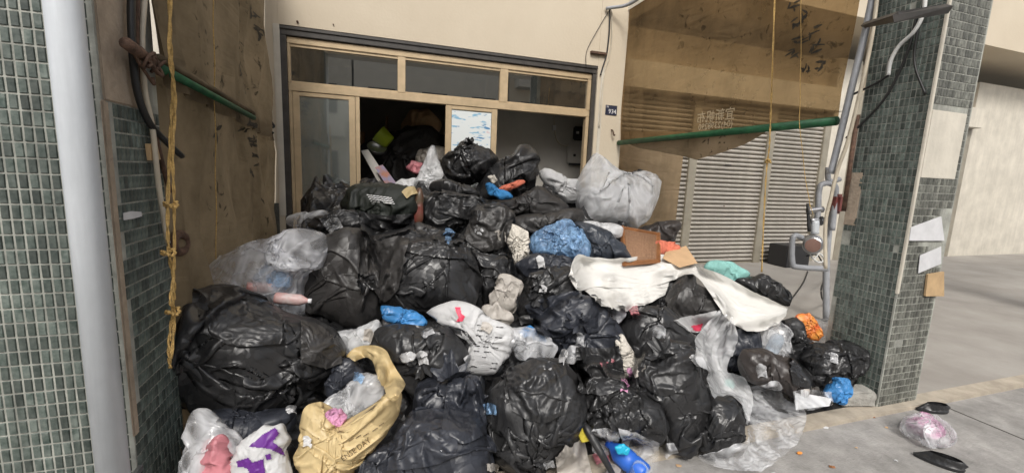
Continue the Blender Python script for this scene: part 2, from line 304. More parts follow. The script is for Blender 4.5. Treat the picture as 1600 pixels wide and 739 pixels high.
def tarp_mat(name, col, col_d, alpha):
    m = bpy.data.materials.new(name); m.use_nodes = True; n = m.node_tree; N = n.nodes; L = n.links; b = N['Principled BSDF']
    b.inputs['Roughness'].default_value = .8; b.inputs['Specular IOR Level'].default_value = .2
    tc = N.new('ShaderNodeTexCoord')
    mp = N.new('ShaderNodeMapping'); mp.inputs['Scale'].default_value = (1, 1.1, .9); L.new(tc.outputs['Object'], mp.inputs[0])
    no = N.new('ShaderNodeTexNoise'); no.inputs['Scale'].default_value = 1.5; no.inputs['Detail'].default_value = 10; no.inputs['Roughness'].default_value = .66; L.new(mp.outputs[0], no.inputs['Vector'])
    rp = N.new('ShaderNodeValToRGB'); rp.color_ramp.elements[0].position = .34; rp.color_ramp.elements[1].position = .62
    rp.color_ramp.elements[0].color = (*col_d, 1); rp.color_ramp.elements[1].color = (*col, 1); L.new(no.outputs[0], rp.inputs[0])
    # brushed black smudges in upright columns
    mp2 = N.new('ShaderNodeMapping'); mp2.inputs['Scale'].default_value = (1, 1.15, 1); L.new(tc.outputs['Object'], mp2.inputs[0])
    n2 = N.new('ShaderNodeTexNoise'); n2.inputs['Scale'].default_value = 6.5; n2.inputs['Detail'].default_value = 6; n2.inputs['Distortion'].default_value = 2.2; L.new(mp2.outputs[0], n2.inputs['Vector'])
    r2 = N.new('ShaderNodeValToRGB'); r2.color_ramp.elements[0].position = .60; r2.color_ramp.elements[1].position = .68
    L.new(n2.outputs[0], r2.inputs[0])
    n3 = N.new('ShaderNodeTexNoise'); n3.inputs['Scale'].default_value = 1.3; n3.inputs['Detail'].default_value = 1
    mp3 = N.new('ShaderNodeMapping'); mp3.inputs['Scale'].default_value = (1, 2.2, .35); mp3.inputs['Location'].default_value = (3.1, .4, .2); L.new(tc.outputs['Object'], mp3.inputs[0]); L.new(mp3.outputs[0], n3.inputs['Vector'])
    r3 = N.new('ShaderNodeValToRGB'); r3.color_ramp.elements[0].position = .5; r3.color_ramp.elements[1].position = .58; L.new(n3.outputs[0], r3.inputs[0])
    mu = N.new('ShaderNodeMath'); mu.operation = 'MULTIPLY'; L.new(r2.outputs[0], mu.inputs[0]); L.new(r3.outputs[0], mu.inputs[1])
    m9 = N.new('ShaderNodeMath'); m9.operation = 'MULTIPLY'; m9.inputs[1].default_value = .8; L.new(mu.outputs[0], m9.inputs[0])
    mx = N.new('ShaderNodeMix'); mx.data_type = 'RGBA'; mx.inputs[7].default_value = (.02, .017, .012, 1); L.new(m9.outputs[0], mx.inputs[0]); L.new(rp.outputs[0], mx.inputs[6])
    L.new(mx.outputs[2], b.inputs['Base Color'])
    wv = N.new('ShaderNodeTexNoise'); wv.inputs['Scale'].default_value = 240; L.new(tc.outputs['Object'], wv.inputs['Vector'])
    bp = N.new('ShaderNodeBump'); bp.inputs['Strength'].default_value = .25; bp.inputs['Distance'].default_value = .004; L.new(wv.outputs[0], bp.inputs['Height'])
    mp4 = N.new('ShaderNodeMapping'); mp4.inputs['Rotation'].default_value = (.7, 0, 0); mp4.inputs['Scale'].default_value = (1, 1.2, 4.5); L.new(tc.outputs['Object'], mp4.inputs[0])
    wr = N.new('ShaderNodeTexNoise'); wr.inputs['Scale'].default_value = 1.6; wr.inputs['Detail'].default_value = 4; wr.inputs['Distortion'].default_value = .6; L.new(mp4.outputs[0], wr.inputs['Vector'])
    b2 = N.new('ShaderNodeBump'); b2.inputs['Strength'].default_value = .55; b2.inputs['Distance'].default_value = .06; L.new(wr.outputs[0], b2.inputs['Height']); L.new(bp.outputs[0], b2.inputs['Normal']); L.new(b2.outputs[0], b.inputs['Normal'])
    tr = N.new('ShaderNodeBsdfTranslucent'); L.new(mx.outputs[2], tr.inputs[0]); ms = N.new('ShaderNodeMixShader'); ms.inputs[0].default_value = .35
    out = N['Material Output']; L.new(b.outputs[0], ms.inputs[1]); L.new(tr.outputs[0], ms.inputs[2])
    if alpha < 1:
        tp = N.new('ShaderNodeBsdfTransparent'); tp.inputs[0].default_value = (.84, .64, .39, 1); m2 = N.new('ShaderNodeMixShader'); m2.inputs[0].default_value = alpha
        L.new(tp.outputs[0], m2.inputs[1]); L.new(ms.outputs[0], m2.inputs[2]); L.new(m2.outputs[0], out.inputs[0])
    else: L.new(ms.outputs[0], out.inputs[0])
    return m
K['tarp'] = tarp_mat('brown_tarpaulin', (.255, .20, .13), (.12, .093, .058), 1)
K['tarp_thin'] = tarp_mat('see_through_tarpaulin', (.26, .175, .09), (.135, .092, .048), .66)
K['tarp_flap'] = tarp_mat('tan_canvas', (.36, .27, .17), (.20, .15, .09), 1)

# ---------------------------------------------------------------- ground
def sheet_grid(name, x0, x1, y0, y1, z, mat_, n=1):
    return tag(mesh_obj(name, [(x0, y0, z), (x1, y0, z), (x1, y1, z), (x0, y1, z)], [(0, 1, 2, 3)], mat_), kind='structure')
sheet_grid('ground', -150, 150, -150, 150, -.03, K['asphalt'])
sheet_grid('pavement', -40, 60, -4.5, 1.86, 0.0, K['concrete'])
tag(box('arcade_floor', (-40, 1.90, -.028), (60, 9.2, .022), K['floor']), kind='structure')
for k, x in enumerate((-5.2, -2.1, .9, 3.95, 7.0, 10.1, 13.2)):
    tag(box('pavement_joint', (x-.005, -4.4, -.01), (x+.005, 1.775, .0025), K['frame_d']), kind='structure')
tag(box('pavement_joint', (-40, .33, -.01), (60, .342, .0022), K['frame_d']), kind='structure')
kerb = box('kerb', (-40, 1.78, -.026), (60, 1.898, .028), K['edge'], bev=.004); tag(kerb, kind='structure')

# ---------------------------------------------------------------- shop front
WX0, WX1 = -1.30, 3.40                          # party walls
OX0, OX1, OZ = -.985, 2.96, 3.06                # opening
def thing_box(name, lo, hi, m, label, cat, bev=0., group=None, kind=None):
    return tag(box(name, lo, hi, m, bev=bev), label, cat, group, kind)
shop = empty('shop', (0, FY, 0)); tag(shop, 'cream plastered shop front with bronze framed glass doors behind the heap', 'shop front')
def part(name, lo, hi, m, parent, bev=0.):
    o = box(name, lo, hi, m, None, bev); o.parent = parent; o.matrix_parent_inverse = Matrix.Translation(-parent.location); return o
def reparent(o, parent):
    o.parent = parent; o.matrix_parent_inverse = Matrix.Translation(-parent.location); return o
part('lintel_wall', (OX0+.001, FY, OZ), (OX1-.001, FY+.20, 4.4), K['plaster'], shop)
part('pier', (WX0, FY, .0), (OX0, FY+.20, 4.4), K['plaster'], shop)
rp_ = part('pier', (OX1, FY-.004, .0), (WX1, FY+.20, 4.4), K['plaster'], shop)
part('lintel_edge', (OX0, FY+.02, OZ-.10), (OX1, FY+.14, OZ-.003), K['frame_d'], shop, .006)
part('lintel_strip', (OX0, FY+.005, OZ-.035), (OX1, FY+.018, OZ-.004), K['frame_d'], shop)
part('jamb_edge', (OX0+.003, FY+.02, .03), (OX0+.07, FY+.16, OZ-.104), K['frame_d'], shop)
part('jamb_edge', (OX1-.06, FY+.02, .03), (OX1-.003, FY+.16, OZ-.104), K['frame_d'], shop)
part('jamb_trim', (OX0-.055, FY-.012, .95), (OX0+.012, FY+.01, OZ+.0), K['plaster_w'], shop, .006)
part('jamb_trim', (OX1+.05, FY-.016, .0), (OX1+.10, FY-.002, OZ-.02), K['plaster_w'], shop, .006)
part('tiled_plinth', (WX0+.01, FY-.02, .0), (OX0-.06, FY-.002, 1.10), K['tile_b'], shop, .003)
# frame bars
F0, F1 = FY+.05, FY+.13
fx0, fx1 = OX0+.072, OX1-.062
zt, zb0, zb1 = OZ-.105, 2.375, 2.465
fr = lambda n, a, b: part(n, (a[0], F0, a[1]), (b[0], F1, b[1]), K['frame'], shop, .005)
fr('frame_head', (fx0, zt-.07), (fx1, zt))
fr('transom_bar', (fx0, zb0), (fx1, zb1))
fr('frame_stile', (fx0, .03), (fx0+.035, zb0-.001)); fr('frame_stile', (fx1-.05, .03), (fx1, zb0-.001))
fr('frame_stile', (fx0, zb1+.001), (fx0+.03, zt-.071)); fr('frame_stile', (fx1-.05, zb1+.001), (fx1, zt-.071))
fr('mullion', (.285, zb1+.001), (.375, zt-.071)); fr('mullion', (1.575, zb1+.001), (1.685, zt-.071))
for a, b in ((fx0+.031, .284), (.376, 1.574), (1.686, fx1-.051)):
    p = part('transom_pane', (a, FY+.085, zb1+.0), (b, FY+.091, zt-.07), K['glass'], shop)
    for z0, z1 in ((zt-.098, zt-.0715), (zb1+.0015, zb1+.02)):
        q = part('glazing_bead', (a, FY+.066, z0), (b, FY+.084, z1), K['frame'], shop)
part('threshold', (OX0+.01, FY-.02, .0), (OX1-.01, FY+.19, .03), K['frame_d'], shop)

def leaf(x0, x1, y, name, label, glass, stile=.055):
    t = empty(name, (x0, y, .03)); tag(t, label, 'door', 'sliding doors of the shop front')
    for n, lo, hi in (('stile', (x0, y, .031), (x0+stile, y+.035, zb0-.004)), ('stile', (x1-stile, y, .031), (x1, y+.035, zb0-.004)),
                      ('rail', (x0+stile+.001, y+.002, zb0-.05), (x1-stile-.001, y+.033, zb0-.005)), ('rail', (x0+stile+.001, y+.002, .031), (x1-stile-.001, y+.033, .13))):
        part(n, lo, hi, K['frame'], t, .004)
    part('pane', (x0+stile, y+.014, .12), (x1-stile, y+.020, zb0-.04), glass, t)
    return t
leaf(-.875, -.205, FY+.055, 'sliding_door', 'closed glass sliding door leaf with dusty pane beside the left pier', K['glass_f'], .07)
part('track_stile', (-.20, F0+.004, .031), (-.155, F1, zb0-.002), K['frame'], shop, .003)
lf = leaf(.875, 1.555, FY+.055, 'sliding_door', 'glass sliding door leaf with a painted poster taped on it', K['glass_f'], .075)

# poster: pale paper with blue and pink paint strokes
pm = bpy.data.materials.new('poster_paper'); pm.use_nodes = True; n_ = pm.node_tree; b_ = n_.nodes['Principled BSDF']; b_.inputs['Roughness'].default_value = .7
tc_ = n_.nodes.new('ShaderNodeTexCoord')
def stroke_mask(scale, rot, lo, hi, loc):
    mp = n_.nodes.new('ShaderNodeMapping'); mp.inputs['Rotation'].default_value = (0, rot, 0); mp.inputs['Scale'].default_value = scale; mp.inputs['Location'].default_value = loc
    n_.links.new(tc_.outputs['Object'], mp.inputs[0]); no = n_.nodes.new('ShaderNodeTexNoise'); no.inputs['Scale'].default_value = 1; no.inputs['Detail'].default_value = 3; n_.links.new(mp.outputs[0], no.inputs['Vector'])
    r = n_.nodes.new('ShaderNodeValToRGB'); r.color_ramp.elements[0].position = lo; r.color_ramp.elements[1].position = hi; n_.links.new(no.outputs[0], r.inputs[0]); return r.outputs[0]
last = None
for sc_, ro, lo, hi, loc, col in (((7, 1, 26), .7, .60, .66, (0, 0, 0), (.22, .42, .58)), ((6, 1, 20), .75, .64, .68, (4, 0, 2), (.07, .22, .42)), ((7, 1, 8), .2, .66, .74, (9, 0, 5), (.60, .38, .40))):
    k = stroke_mask(sc_, ro, lo, hi, loc); mx = n_.nodes.new('ShaderNodeMix'); mx.data_type = 'RGBA'
    if last: n_.links.new(last, mx.inputs[6])
    else: mx.inputs[6].default_value = (.66, .70, .70, 1)
    mx.inputs[7].default_value = (*col, 1); n_.links.new(k, mx.inputs[0]); last = mx.outputs[2]
n_.links.new(last, b_.inputs['Base Color'])
thing_box('poster', (.955, FY+.066, 1.42), (1.475, FY+.0685, 2.315), pm, 'pale poster with blue and pink paint strokes taped inside the door leaf', 'poster')

# house number plate
px0, px1 = 3.115, 3.30
pl = empty('number_plate', (3.2, FY-.006, 2.48)); tag(pl, 'small dark blue house number plate on the right pier', 'number plate')
part('plate', (px0, FY-.012, 2.42), (px1, FY-.005, 2.555), K['plate'], pl, .002)
FONT = None
def text_mesh(name, body, size, mtx, m, parent=None, res=2):
    cu = bpy.data.curves.new(name, 'FONT'); cu.body = body; cu.size = size; cu.align_x = 'CENTER'; cu.align_y = 'CENTER'; cu.resolution_u = res
    to = link(bpy.data.objects.new(name+'_tmp', cu)); bpy.context.view_layer.update()
    dg = bpy.context.evaluated_depsgraph_get(); me = bpy.data.meshes.new_from_object(to.evaluated_get(dg)); bpy.data.objects.remove(to)
    me.transform(mtx); me.materials.clear(); me.materials.append(m); me.name = name
    o = link(bpy.data.objects.new(name, me))
    if parent: reparent(o, parent)
    return o
text_mesh('numerals', '934', .085, Matrix(((1, 0, 0, 3.225), (0, 0, -1, FY-.0135), (0, 1, 0, 2.468), (0, 0, 0, 1))), K['print_white'], pl)
text_mesh('small_numerals', '93', .035, Matrix(((1, 0, 0, 3.145), (0, 0, -1, FY-.0135), (0, 1, 0, 2.53), (0, 0, 0, 1))), K['print_white'], pl)

# things on the pier and lintel
hk = tag(tube('wall_hook', spline([(3.235, FY-.008, 2.22), (3.235, FY-.05, 2.20), (3.25, FY-.06, 2.14), (3.27, FY-.05, 2.15)]), .010, K['rust']), 'rusty iron hook on the right pier below the plate', 'hook')
bx, bz = fac(931, 84); tag(box('iron_bracket', (bx-.09, FY-.05, bz-.014), (bx+.14, FY+.002, bz+.016), K['rust']), 'rusty flat iron bracket sticking out under the lintel corner', 'bracket')
def cable(name, uv, Y, r, m, label, cat='cable', X=None, n=7, group=None):
    P = [at_Y(u, v, Y) if X is None else at_X(u, v, X) for u, v in uv]
    return tag(tube(name, spline(P), r, m, n=n), label, cat, group)
cable('thin_wire', [(955, 12), (935, 45), (917, 80), (916, 108)], FY-.02, .004, K['cable_k'], 'thin dark wire slung from the beam to the lintel corner')
cable('lead_cable', [(953, 12), (952, 50), (948, 85), (943, 102), (938, 118)], FY-.025, .010, K['cable_k'], 'black cable running down the right pier edge')
cable('lead_cable', [(956, 14), (956, 60), (952, 90), (946, 108), (941, 140), (936, 200)], FY-.02, .009, K['cable_w'], 'ivory cable running down the right pier edge')
for u, v, r in ((448+17, 35, .012), (521, 39, .006)):
    x, z = fac(u, v); tag(tube('wall_anchor', [(x, FY+.005, z), (x, FY-.02, z)], r, K['rust']), 'rusty bolt stub in the cream wall, %s' % ('larger one' if r > .01 else 'smaller one'), 'bolt')

# ---------------------------------------------------------------- room behind the doors
room = empty('shop_room', (1, 7, 0)); tag(room, kind='structure')
part('back_wall', (WX0, 9.0, 0), (WX1, 9.1, 3.4), K['wall_in'], room)
part('side_wall', (WX0, FY+.201, 0), (WX0+.1, 9.0, 3.4), K['wall_in'], room)
part('side_wall', (WX1-.1, FY+.201, 0), (WX1, 9.0, 3.4), K['wall_in'], room)
part('room_ceiling', (WX0, FY+.201, 3.4), (WX1, 9.1, 3.5), K['wall_in'], room)
part('partition', (1.62, 6.4, .02), (WX1-.101, 6.5, 3.39), K['wall_in'], room)
ph = empty('wall_phone', tuple(at_Y(905, 208, 6.36))); tag(ph, 'dark wall telephone hung on the inner partition', 'telephone')
c = np.array(ph.location)
part('body', c+(-.10, -.03, -.12), c+(.08, .035, .10), K['dark'], ph, .02)
reparent(tube('handset', spline([c+(.06, -.06, -.12), c+(.10, -.09, -.05), c+(.10, -.09, .07), c+(.04, -.06, .14)]), .024, K['dark']), ph)
part('number_strip', c+(-.07, -.035, -.02), c+(-.02, -.031, .02), K['paper'], ph)
mb = empty('meter_box', tuple(at_Y(897, 241, 6.37))); tag(mb, 'small grey meter box below the wall telephone', 'box'); c = np.array(mb.location)
part('casing', c+(-.12, -.03, -.15), c+(.12, .025, .16), K['wall_in'], mb, .012); part('knob', c+(-.03, -.05, -.04), c+(.01, -.031, 0), K['dark'], mb, .004); part('slot', c+(-.10, -.034, -.18), c+(.11, -.026, -.145), K['dark'], mb)
sw = at_Y(866, 200, 6.38); tag(box('light_switch', sw+(-.03, -.012, -.04), sw+(.03, .02, .04), K['paper'], bev=.004), 'small pale switch on the inner partition', 'switch')
tag(tube('phone_wire', spline([at_Y(866, 165, 6.38), at_Y(867, 205, 6.38), at_Y(872, 222, 6.37), at_Y(882, 228, 6.36), at_Y(892, 226, 6.36)]), .008, K['cable_w']), 'pale wire running along the inner partition to the meter', 'wire')

# ---------------------------------------------------------------- arcade ceiling and beams
tag(box('ceiling_beam', (3.36, 2.2, 3.84), (3.62, FY+.6, 3.998), K['ceiling']), 'cream ceiling beam above the thin tarpaulin', 'beam')
tag(box('ceiling_beam', (-1.36, 2.2, 3.84), (-1.10, FY-.002, 3.998), K['ceiling']), 'cream ceiling beam above the brown tarpaulin', 'beam')
tag(box('front_beam', (-12, 1.5, 3.70), (22, 1.84, 3.999), K['ceiling']), 'cream street beam carried by the tiled pillars', 'beam')
tag(tube('ceiling_conduit', spline([at_Y(947, 14, FY-.03), (3.25, 5.2, 3.83), (3.27, 4.4, 3.95), (3.27, 2.4, 3.95)]), .022, K['pvc_g']), 'grey conduit running along the ceiling beam towards the street', 'conduit')
house = tag(box('upper_storeys', (-12, FY+.01, 4.402), (22, 9.2, 9), K['plaster']), 'plain cream upper storeys above the shop fronts', 'building')

# ---------------------------------------------------------------- tiled pillars
TW, TH, GAP, PROUD = .0285, .0510, .0056, .004
def tile_mesh(m):
    w, h, d = (TW-GAP)/2, (TH-GAP)/2, PROUD; i = .0022
    V = [(-w, 0, -h), (w, 0, -h), (w, 0, h), (-w, 0, h), (-w+i, -d, -h+i), (w-i, -d, -h+i), (w-i, -d, h-i), (-w+i, -d, h-i)]
    me = bpy.data.meshes.new('tile'); me.from_pydata(V, [], [(4, 5, 6, 7), (0, 1, 5, 4), (1, 2, 6, 5), (2, 3, 7, 6), (3, 0, 4, 7)]); me.update(); me.materials.append(m); return me
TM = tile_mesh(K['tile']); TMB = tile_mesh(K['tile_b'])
def pillar(x0, x1, y0, y1, label, faces, top=3.70):
    """faces: list of (axis, skip(s,z)->bool, mesh, single tile z-range); first face holds the tiles built one by one"""
    e = empty('tiled_pillar', ((x0+x1)/2, (y0+y1)/2, 0)); tag(e, label, 'pillar', 'tiled pillars along the street')
    part('core', (x0, y0, 0), (x1, y1, top), K['grout'], e)
    rnd = random.Random(3)
    for side, skip, me, zr in faces:
        L_ = (y1-y0) if side in 'LR' else (x1-x0); nc = int(L_/TW); off = (L_-nc*TW)/2
        V, Fc = [], []; src = [v.co.copy() for v in me.vertices]; fs = [tuple(p.vertices) for p in me.polygons]; cnt = 0
        for r in range(int(top/TH)):
            z = (r+.5)*TH+.004
            for c_ in range(nc):
                s = off+(c_+.5)*TW
                if skip(s/L_, z): continue
                rot = {'S': 0, 'L': -math.pi/2, 'R': math.pi/2}[side]
                if side == 'S': p = (x0+s, y0, z)
                elif side == 'L': p = (x0, y0+s, z)
                else: p = (x1, y0+s, z)
                jit = Matrix.Rotation(rot+rnd.gauss(0, .012), 4, 'Z')@Matrix.Rotation(rnd.gauss(0, .012), 4, 'X')@Matrix.Rotation(rnd.gauss(0, .012), 4, 'Y')
                mt = Matrix.Translation(p)@jit
                if zr and zr[0] <= z < zr[1] and cnt < 300:
                    o = link(bpy.data.objects.new('tile', me)); o.matrix_world = mt; reparent(o, e); cnt += 1
                else:
                    k = len(V); V += [mt@v for v in src]; Fc += [tuple(k+i for i in f) for f in fs]
        if V:
            o = mesh_obj('tile_field', V, Fc, me.materials[0]); o['kind'] = 'stuff'; reparent(o, e)
    return e
nz = lambda s, z: .06*math.sin(9*z+3*s)+.05*math.sin(23*z-11*s)+.04*math.sin(41*z)
PX, PX1, PY, PY1 = 3.363, 3.79, 1.843, 2.25
def skipL(s, z):
    if z > 1.28 and z < 1.66 and s > .80+.5*abs(nz(s, z)): return True
    if z > 1.12 and z < 1.35 and s > .90+nz(s, z): return True
    if z < .7 and s > .93: return True
    return random.Random(int(z*1000)*31+int(s*1000)).random() < .006
def skipS(s, z):
    if 1.62 < z < 2.07 and s < .9: return True
    if 1.0 < z < 1.42 and s > .55+nz(s, z)*2: return True
    if abs(z-.50) < .03 and .16 < s < .34: return True
    return s < .05 and z > .9
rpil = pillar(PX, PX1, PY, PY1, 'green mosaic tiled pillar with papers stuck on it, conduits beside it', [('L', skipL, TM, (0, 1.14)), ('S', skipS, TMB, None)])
part('bare_patch', (PX-.004, PY+.325, 1.27), (PX+.01, PY1+.002, 1.66), K['bare'], rpil, .003)
part('bare_patch', (PX+.02, PY-.006, 1.63), (PX1-.05, PY+.01, 2.06), K['plaster_w'], rpil, .003)
part('corner_trim', (PX-.007, PY-.008, .85), (PX+.016, PY+.008, 3.6), K['plaster_w'], rpil, .003)
part('corner_trim', (PX-.006, PY-.007, .05), (PX+.006, PY+.006, .84), K['grout'], rpil, .002)
LX0, LX1 = -1.30, -.875
def skipLR(s, z):
    if 1.735+.3*nz(s, z) < z < 2.27: return True
    return s < .12 + .1*nz(s, z) and .5 < z < 1.75
lpil = pillar(LX0, LX1, PY, PY1, 'dark mosaic tiled pillar with hanging yellow rope and white drain pipe', [('R', skipLR, TM, (.42, 1.6)), ('S', lambda s, z: False, TM, None)])
part('bare_patch', (LX1-.01, PY+.012, 1.74), (LX1+.006, PY+.30, 2.26), K['bare'], lpil, .004)
part('bare_edge', (LX1-.006, PY-.006, .5), (LX1+.007, PY+.03, 1.74), K['bare'], lpil, .006)
NX = 8.15
pillar(NX, NX+.43, PY, PY1, 'tiled pillar at the far end of the neighbouring bay', [('L', lambda s, z: False, TM, None), ('S', lambda s, z: False, TMB, None)])

# papers and boards on the pillars
def paper(name, uv, Y, m, label, cat='paper', t=.003, X=None):
    P = [np.array(at_Y(u, v, Y) if X is None else at_X(u, v, X)) for u, v in uv]
    nrm = np.array((0, -1, 0)) if X is None else np.array((1, 0, 0))*(1 if X < 0 else -1)
    n = len(P); V = [p for p in P]+[p+nrm*t for p in P]
    return tag(mesh_obj(name, V, [tuple(range(n, 2*n)), tuple(range(n))[::-1]]+[(i, (i+1) % n, n+(i+1) % n, n+i) for i in range(n)], m), label, cat)
paper('notice_sheet', [(1423, 355), (1470, 338), (1475, 376), (1420, 376)], PY-.010, K['paper'], 'white paper sheet stuck higher on the pillar street face')
paper('notice_sheet', [(1437, 399), (1470, 385), (1470, 412), (1434, 427)], PY-.010, K['paper'], 'white paper sheet with torn lower edge above the wooden board')
paper('wooden_board', [(1447, 428), (1472, 424), (1472, 462), (1443, 462)], PY-.008, K['board'], 'small brown wooden board fixed on the pillar street face', 'board', .012)
paper('socket_plate', [(226, 225), (240, 224), (246, 249), (230, 251)], 0, K['board'], 'pale wooden socket plate screwed to the dark pillar', 'plate', .015, X=LX1+.006)
paper('torn_sticker', [(192, 333), (205, 330), (220, 331), (221, 338), (207, 342), (193, 344)], 0, K['paper'], 'torn white sticker on the dark pillar', 'sticker', .002, X=LX1+.006)

# white drain pipe with collars
dp = empty('drain_pipe', (-1.0, 1.70, 0)); tag(dp, 'thick pale plastic drain pipe in front of the dark pillar', 'pipe')
pr_ = at_Y(203, 735, 1.72); pxc = pr_[0]-.047
reparent(tube('pipe', [(pxc, 1.72, 0), (pxc, 1.72, 3.7)], .045, K['pvc'], n=28), dp)
reparent(tube('pipe_clip', [(pxc, 1.72, .36), (pxc, 1.72, .385)], .049, K['steel'], n=28), dp)
part('clip_arm', (pxc+.03, 1.74, .362), (LX1+.006, PY-.001, .383), K['steel'], dp)

# ---------------------------------------------------------------- neighbouring shutters
SY = 6.30
def shutter(x0, x1, label, rails, ztop=2.95):
    e = empty('roller_shutter', ((x0+x1)/2, SY, 0)); tag(e, label, 'shutter', 'roller shutters of the neighbouring shops')
    xs = [x0]+list(rails)+[x1]
    for a, b in zip(xs, xs[1:]):
        n = int((ztop-.05)/.078); L_ = b-a-.15; V = []; Fc = []
        prof = [(.034, -.039), (.034, -.030), (-.006, -.025), (-.024, -.012), (-.030, .004), (-.022, .018), (.0, .030), (.034, .039)]
        for y, z in prof: V += [(-L_/2, y, z), (L_/2, y, z)]
        for i in range(len(prof)-1): Fc.append((2*i, 2*i+1, 2*i+3, 2*i+2))
        me = bpy.data.meshes.new('slat'); me.from_pydata(V, [], Fc); me.update(); me.materials.append(K['shutter']); me.polygons.foreach_set('use_smooth', np.ones(len(Fc), bool))
        for k in range(n):
            o = link(bpy.data.objects.new('slat', me)); o.location = ((a+b)/2, SY+random.uniform(-.002, .002), .085+k*.078); o.rotation_euler = (random.gauss(0, .015), random.gauss(0, .0008), 0); reparent(o, e)
    for x in xs: part('guide_rail', (x-.085, SY-.06, .022), (x+.085, SY+.04, ztop+.02), K['rail'], e, .006)
    part('bottom_bar', (x0+.051, SY-.02, .023), (x1-.051, SY+.02, .045), K['rail'], e)
    part('hood', (x0-.08, SY-.22, ztop+.021), (x1+.08, SY+.1, ztop+.45), K['plaster_w'], e, .01)
    return e
r1, r2, r3 = at_Y(1072, 330, SY)[0], at_Y(1190, 310, SY)[0], at_Y(1283, 250, SY)[0]
sh = shutter(3.52, r3, 'ribbed grey roller shutter with upright rails behind the thin tarpaulin', (r1, r2))
q = at_Y(1138, 257, SY-.022); part('lock_slot', (q[0]-.07, SY-.026, q[2]-.02), (q[0]+.07, SY-.0215, q[2]+.016), K['dark'], sh)
q = at_Y(1131, 322, SY-.022); part('keyhole', (q[0]-.012, SY-.03, q[2]-.012), (q[0]+.012, SY-.021, q[2]+.012), K['rust'], sh)
shutter(r3+.75, r3+4.4, 'plain ribbed roller shutter farther along the arcade', (r3+2.5,))
nw = empty('neighbour_wall', (6, SY, 0)); tag(nw, 'cream neighbouring shop wall around the roller shutters', 'wall')
part('wall', (WX1+.002, FY+.202, 0), (WX1+.06, SY+.2, 4.0), K['plaster'], nw)
part('pier', (r3+.06, SY-.05, .0), (r3+.69, SY+.2, 4.0), K['plaster_w'], nw)
part('pier', (r3+4.46, SY-.05, .0), (22, SY+.2, 4.0), K['plaster_w'], nw)
part('wall', (WX1+.061, SY+.11, 0), (r3+4.4, SY+.2, 4.0), K['plaster'], nw)
# left neighbour, seen past the drain pipe only from elsewhere
tag(box('left_shop_wall', (-9, FY+.0, 0), (WX0-.002, FY+.2, 4.0), K['plaster_w']), 'plain pale wall of the shop behind the drain pipe', 'wall')

# ---------------------------------------------------------------- tarpaulins
def cloth_plane(name, P00, P10, P01, P11, nu, nv, amp, seed, m, parent=None, nrm=(1, 0, 0), lam=(1.1, .35), pleat=0.):
    r = np.random.RandomState(seed); V = []; nrm = np.array(nrm, float)
    P00, P10, P01, P11 = map(np.array, (P00, P10, P01, P11))
    ks = [(r.uniform(2, 9), r.uniform(.3, 2.4), r.uniform(0, 6.3), r.uniform(.3, 1)) for _ in range(9)]
    for j in range(nv):
        for i in range(nu):
            u, v = i/(nu-1), j/(nv-1)
            p = (P00*(1-u)+P10*u)*(1-v)+(P01*(1-u)+P11*u)*v
            h = sum(a*math.sin(2*math.pi*(ku*u*.55+kv*v*.5)+ph+1.1*math.sin(3*v+ph)) for ku, kv, ph, a in ks)/3
            h2 = (1-abs(math.sin(math.pi*(7*u+.5*math.sin(2.3*v+4*u)+.4*math.sin(9*u)))))**1.6*pleat*(1.3-v)+.5*pleat*abs(math.sin(5*(u+v)+2*math.sin(3*u-2*v)))
            V.append(p+nrm*(h*amp*(.35+.65*math.sin(math.pi*min(1, v*1.15+.05)))+h2))
    Fc = [(j*nu+i, j*nu+i+1, (j+1)*nu+i+1, (j+1)*nu+i) for j in range(nv-1) for i in range(nu-1)]
    return mesh_obj(name, V, Fc, m, parent, True)
lt = empty('brown_tarpaulin', (-.9, 4, 0)); tag(lt, 'dirty brown tarpaulin with brushed black smudges hung from pillar to wall, green batten', 'tarpaulin')
A = np.array((-.90, PY1-.06)); B = np.array((-1.12, FY-.01))
P3 = lambda q, z, dx=0.: np.array((q[0]+dx, q[1], z))
reparent(cloth_plane('upper_cloth', P3(A, 1.86, .03), P3(B, 1.80, .03), P3(A, 3.95), P3(B, 3.95), 120, 60, .045, 5, K['tarp'], pleat=.045), lt)
reparent(cloth_plane('lower_cloth', P3(A, .02, -.02), P3(B, .02, -.02), P3(A, 1.98, -.01), P3(B, 1.98, -.01), 120, 60, .05, 9, K['tarp'], pleat=.085), lt)
ga, gb = at_X(246, 104, LX1+.055), at_X(396, 184, LX1+.0)
reparent(tube('batten', [ga, gb], .019, K['green_pole'], n=12), lt)
reparent(tube('hem_roll', [ga+(0, .02, .035), gb+(0, 0, .03)], [.018, .018], K['tarp'], n=10), lt)
bp0, bp1 = at_X(197, 68, LX1+.06), at_X(255, 110, LX1+.045)
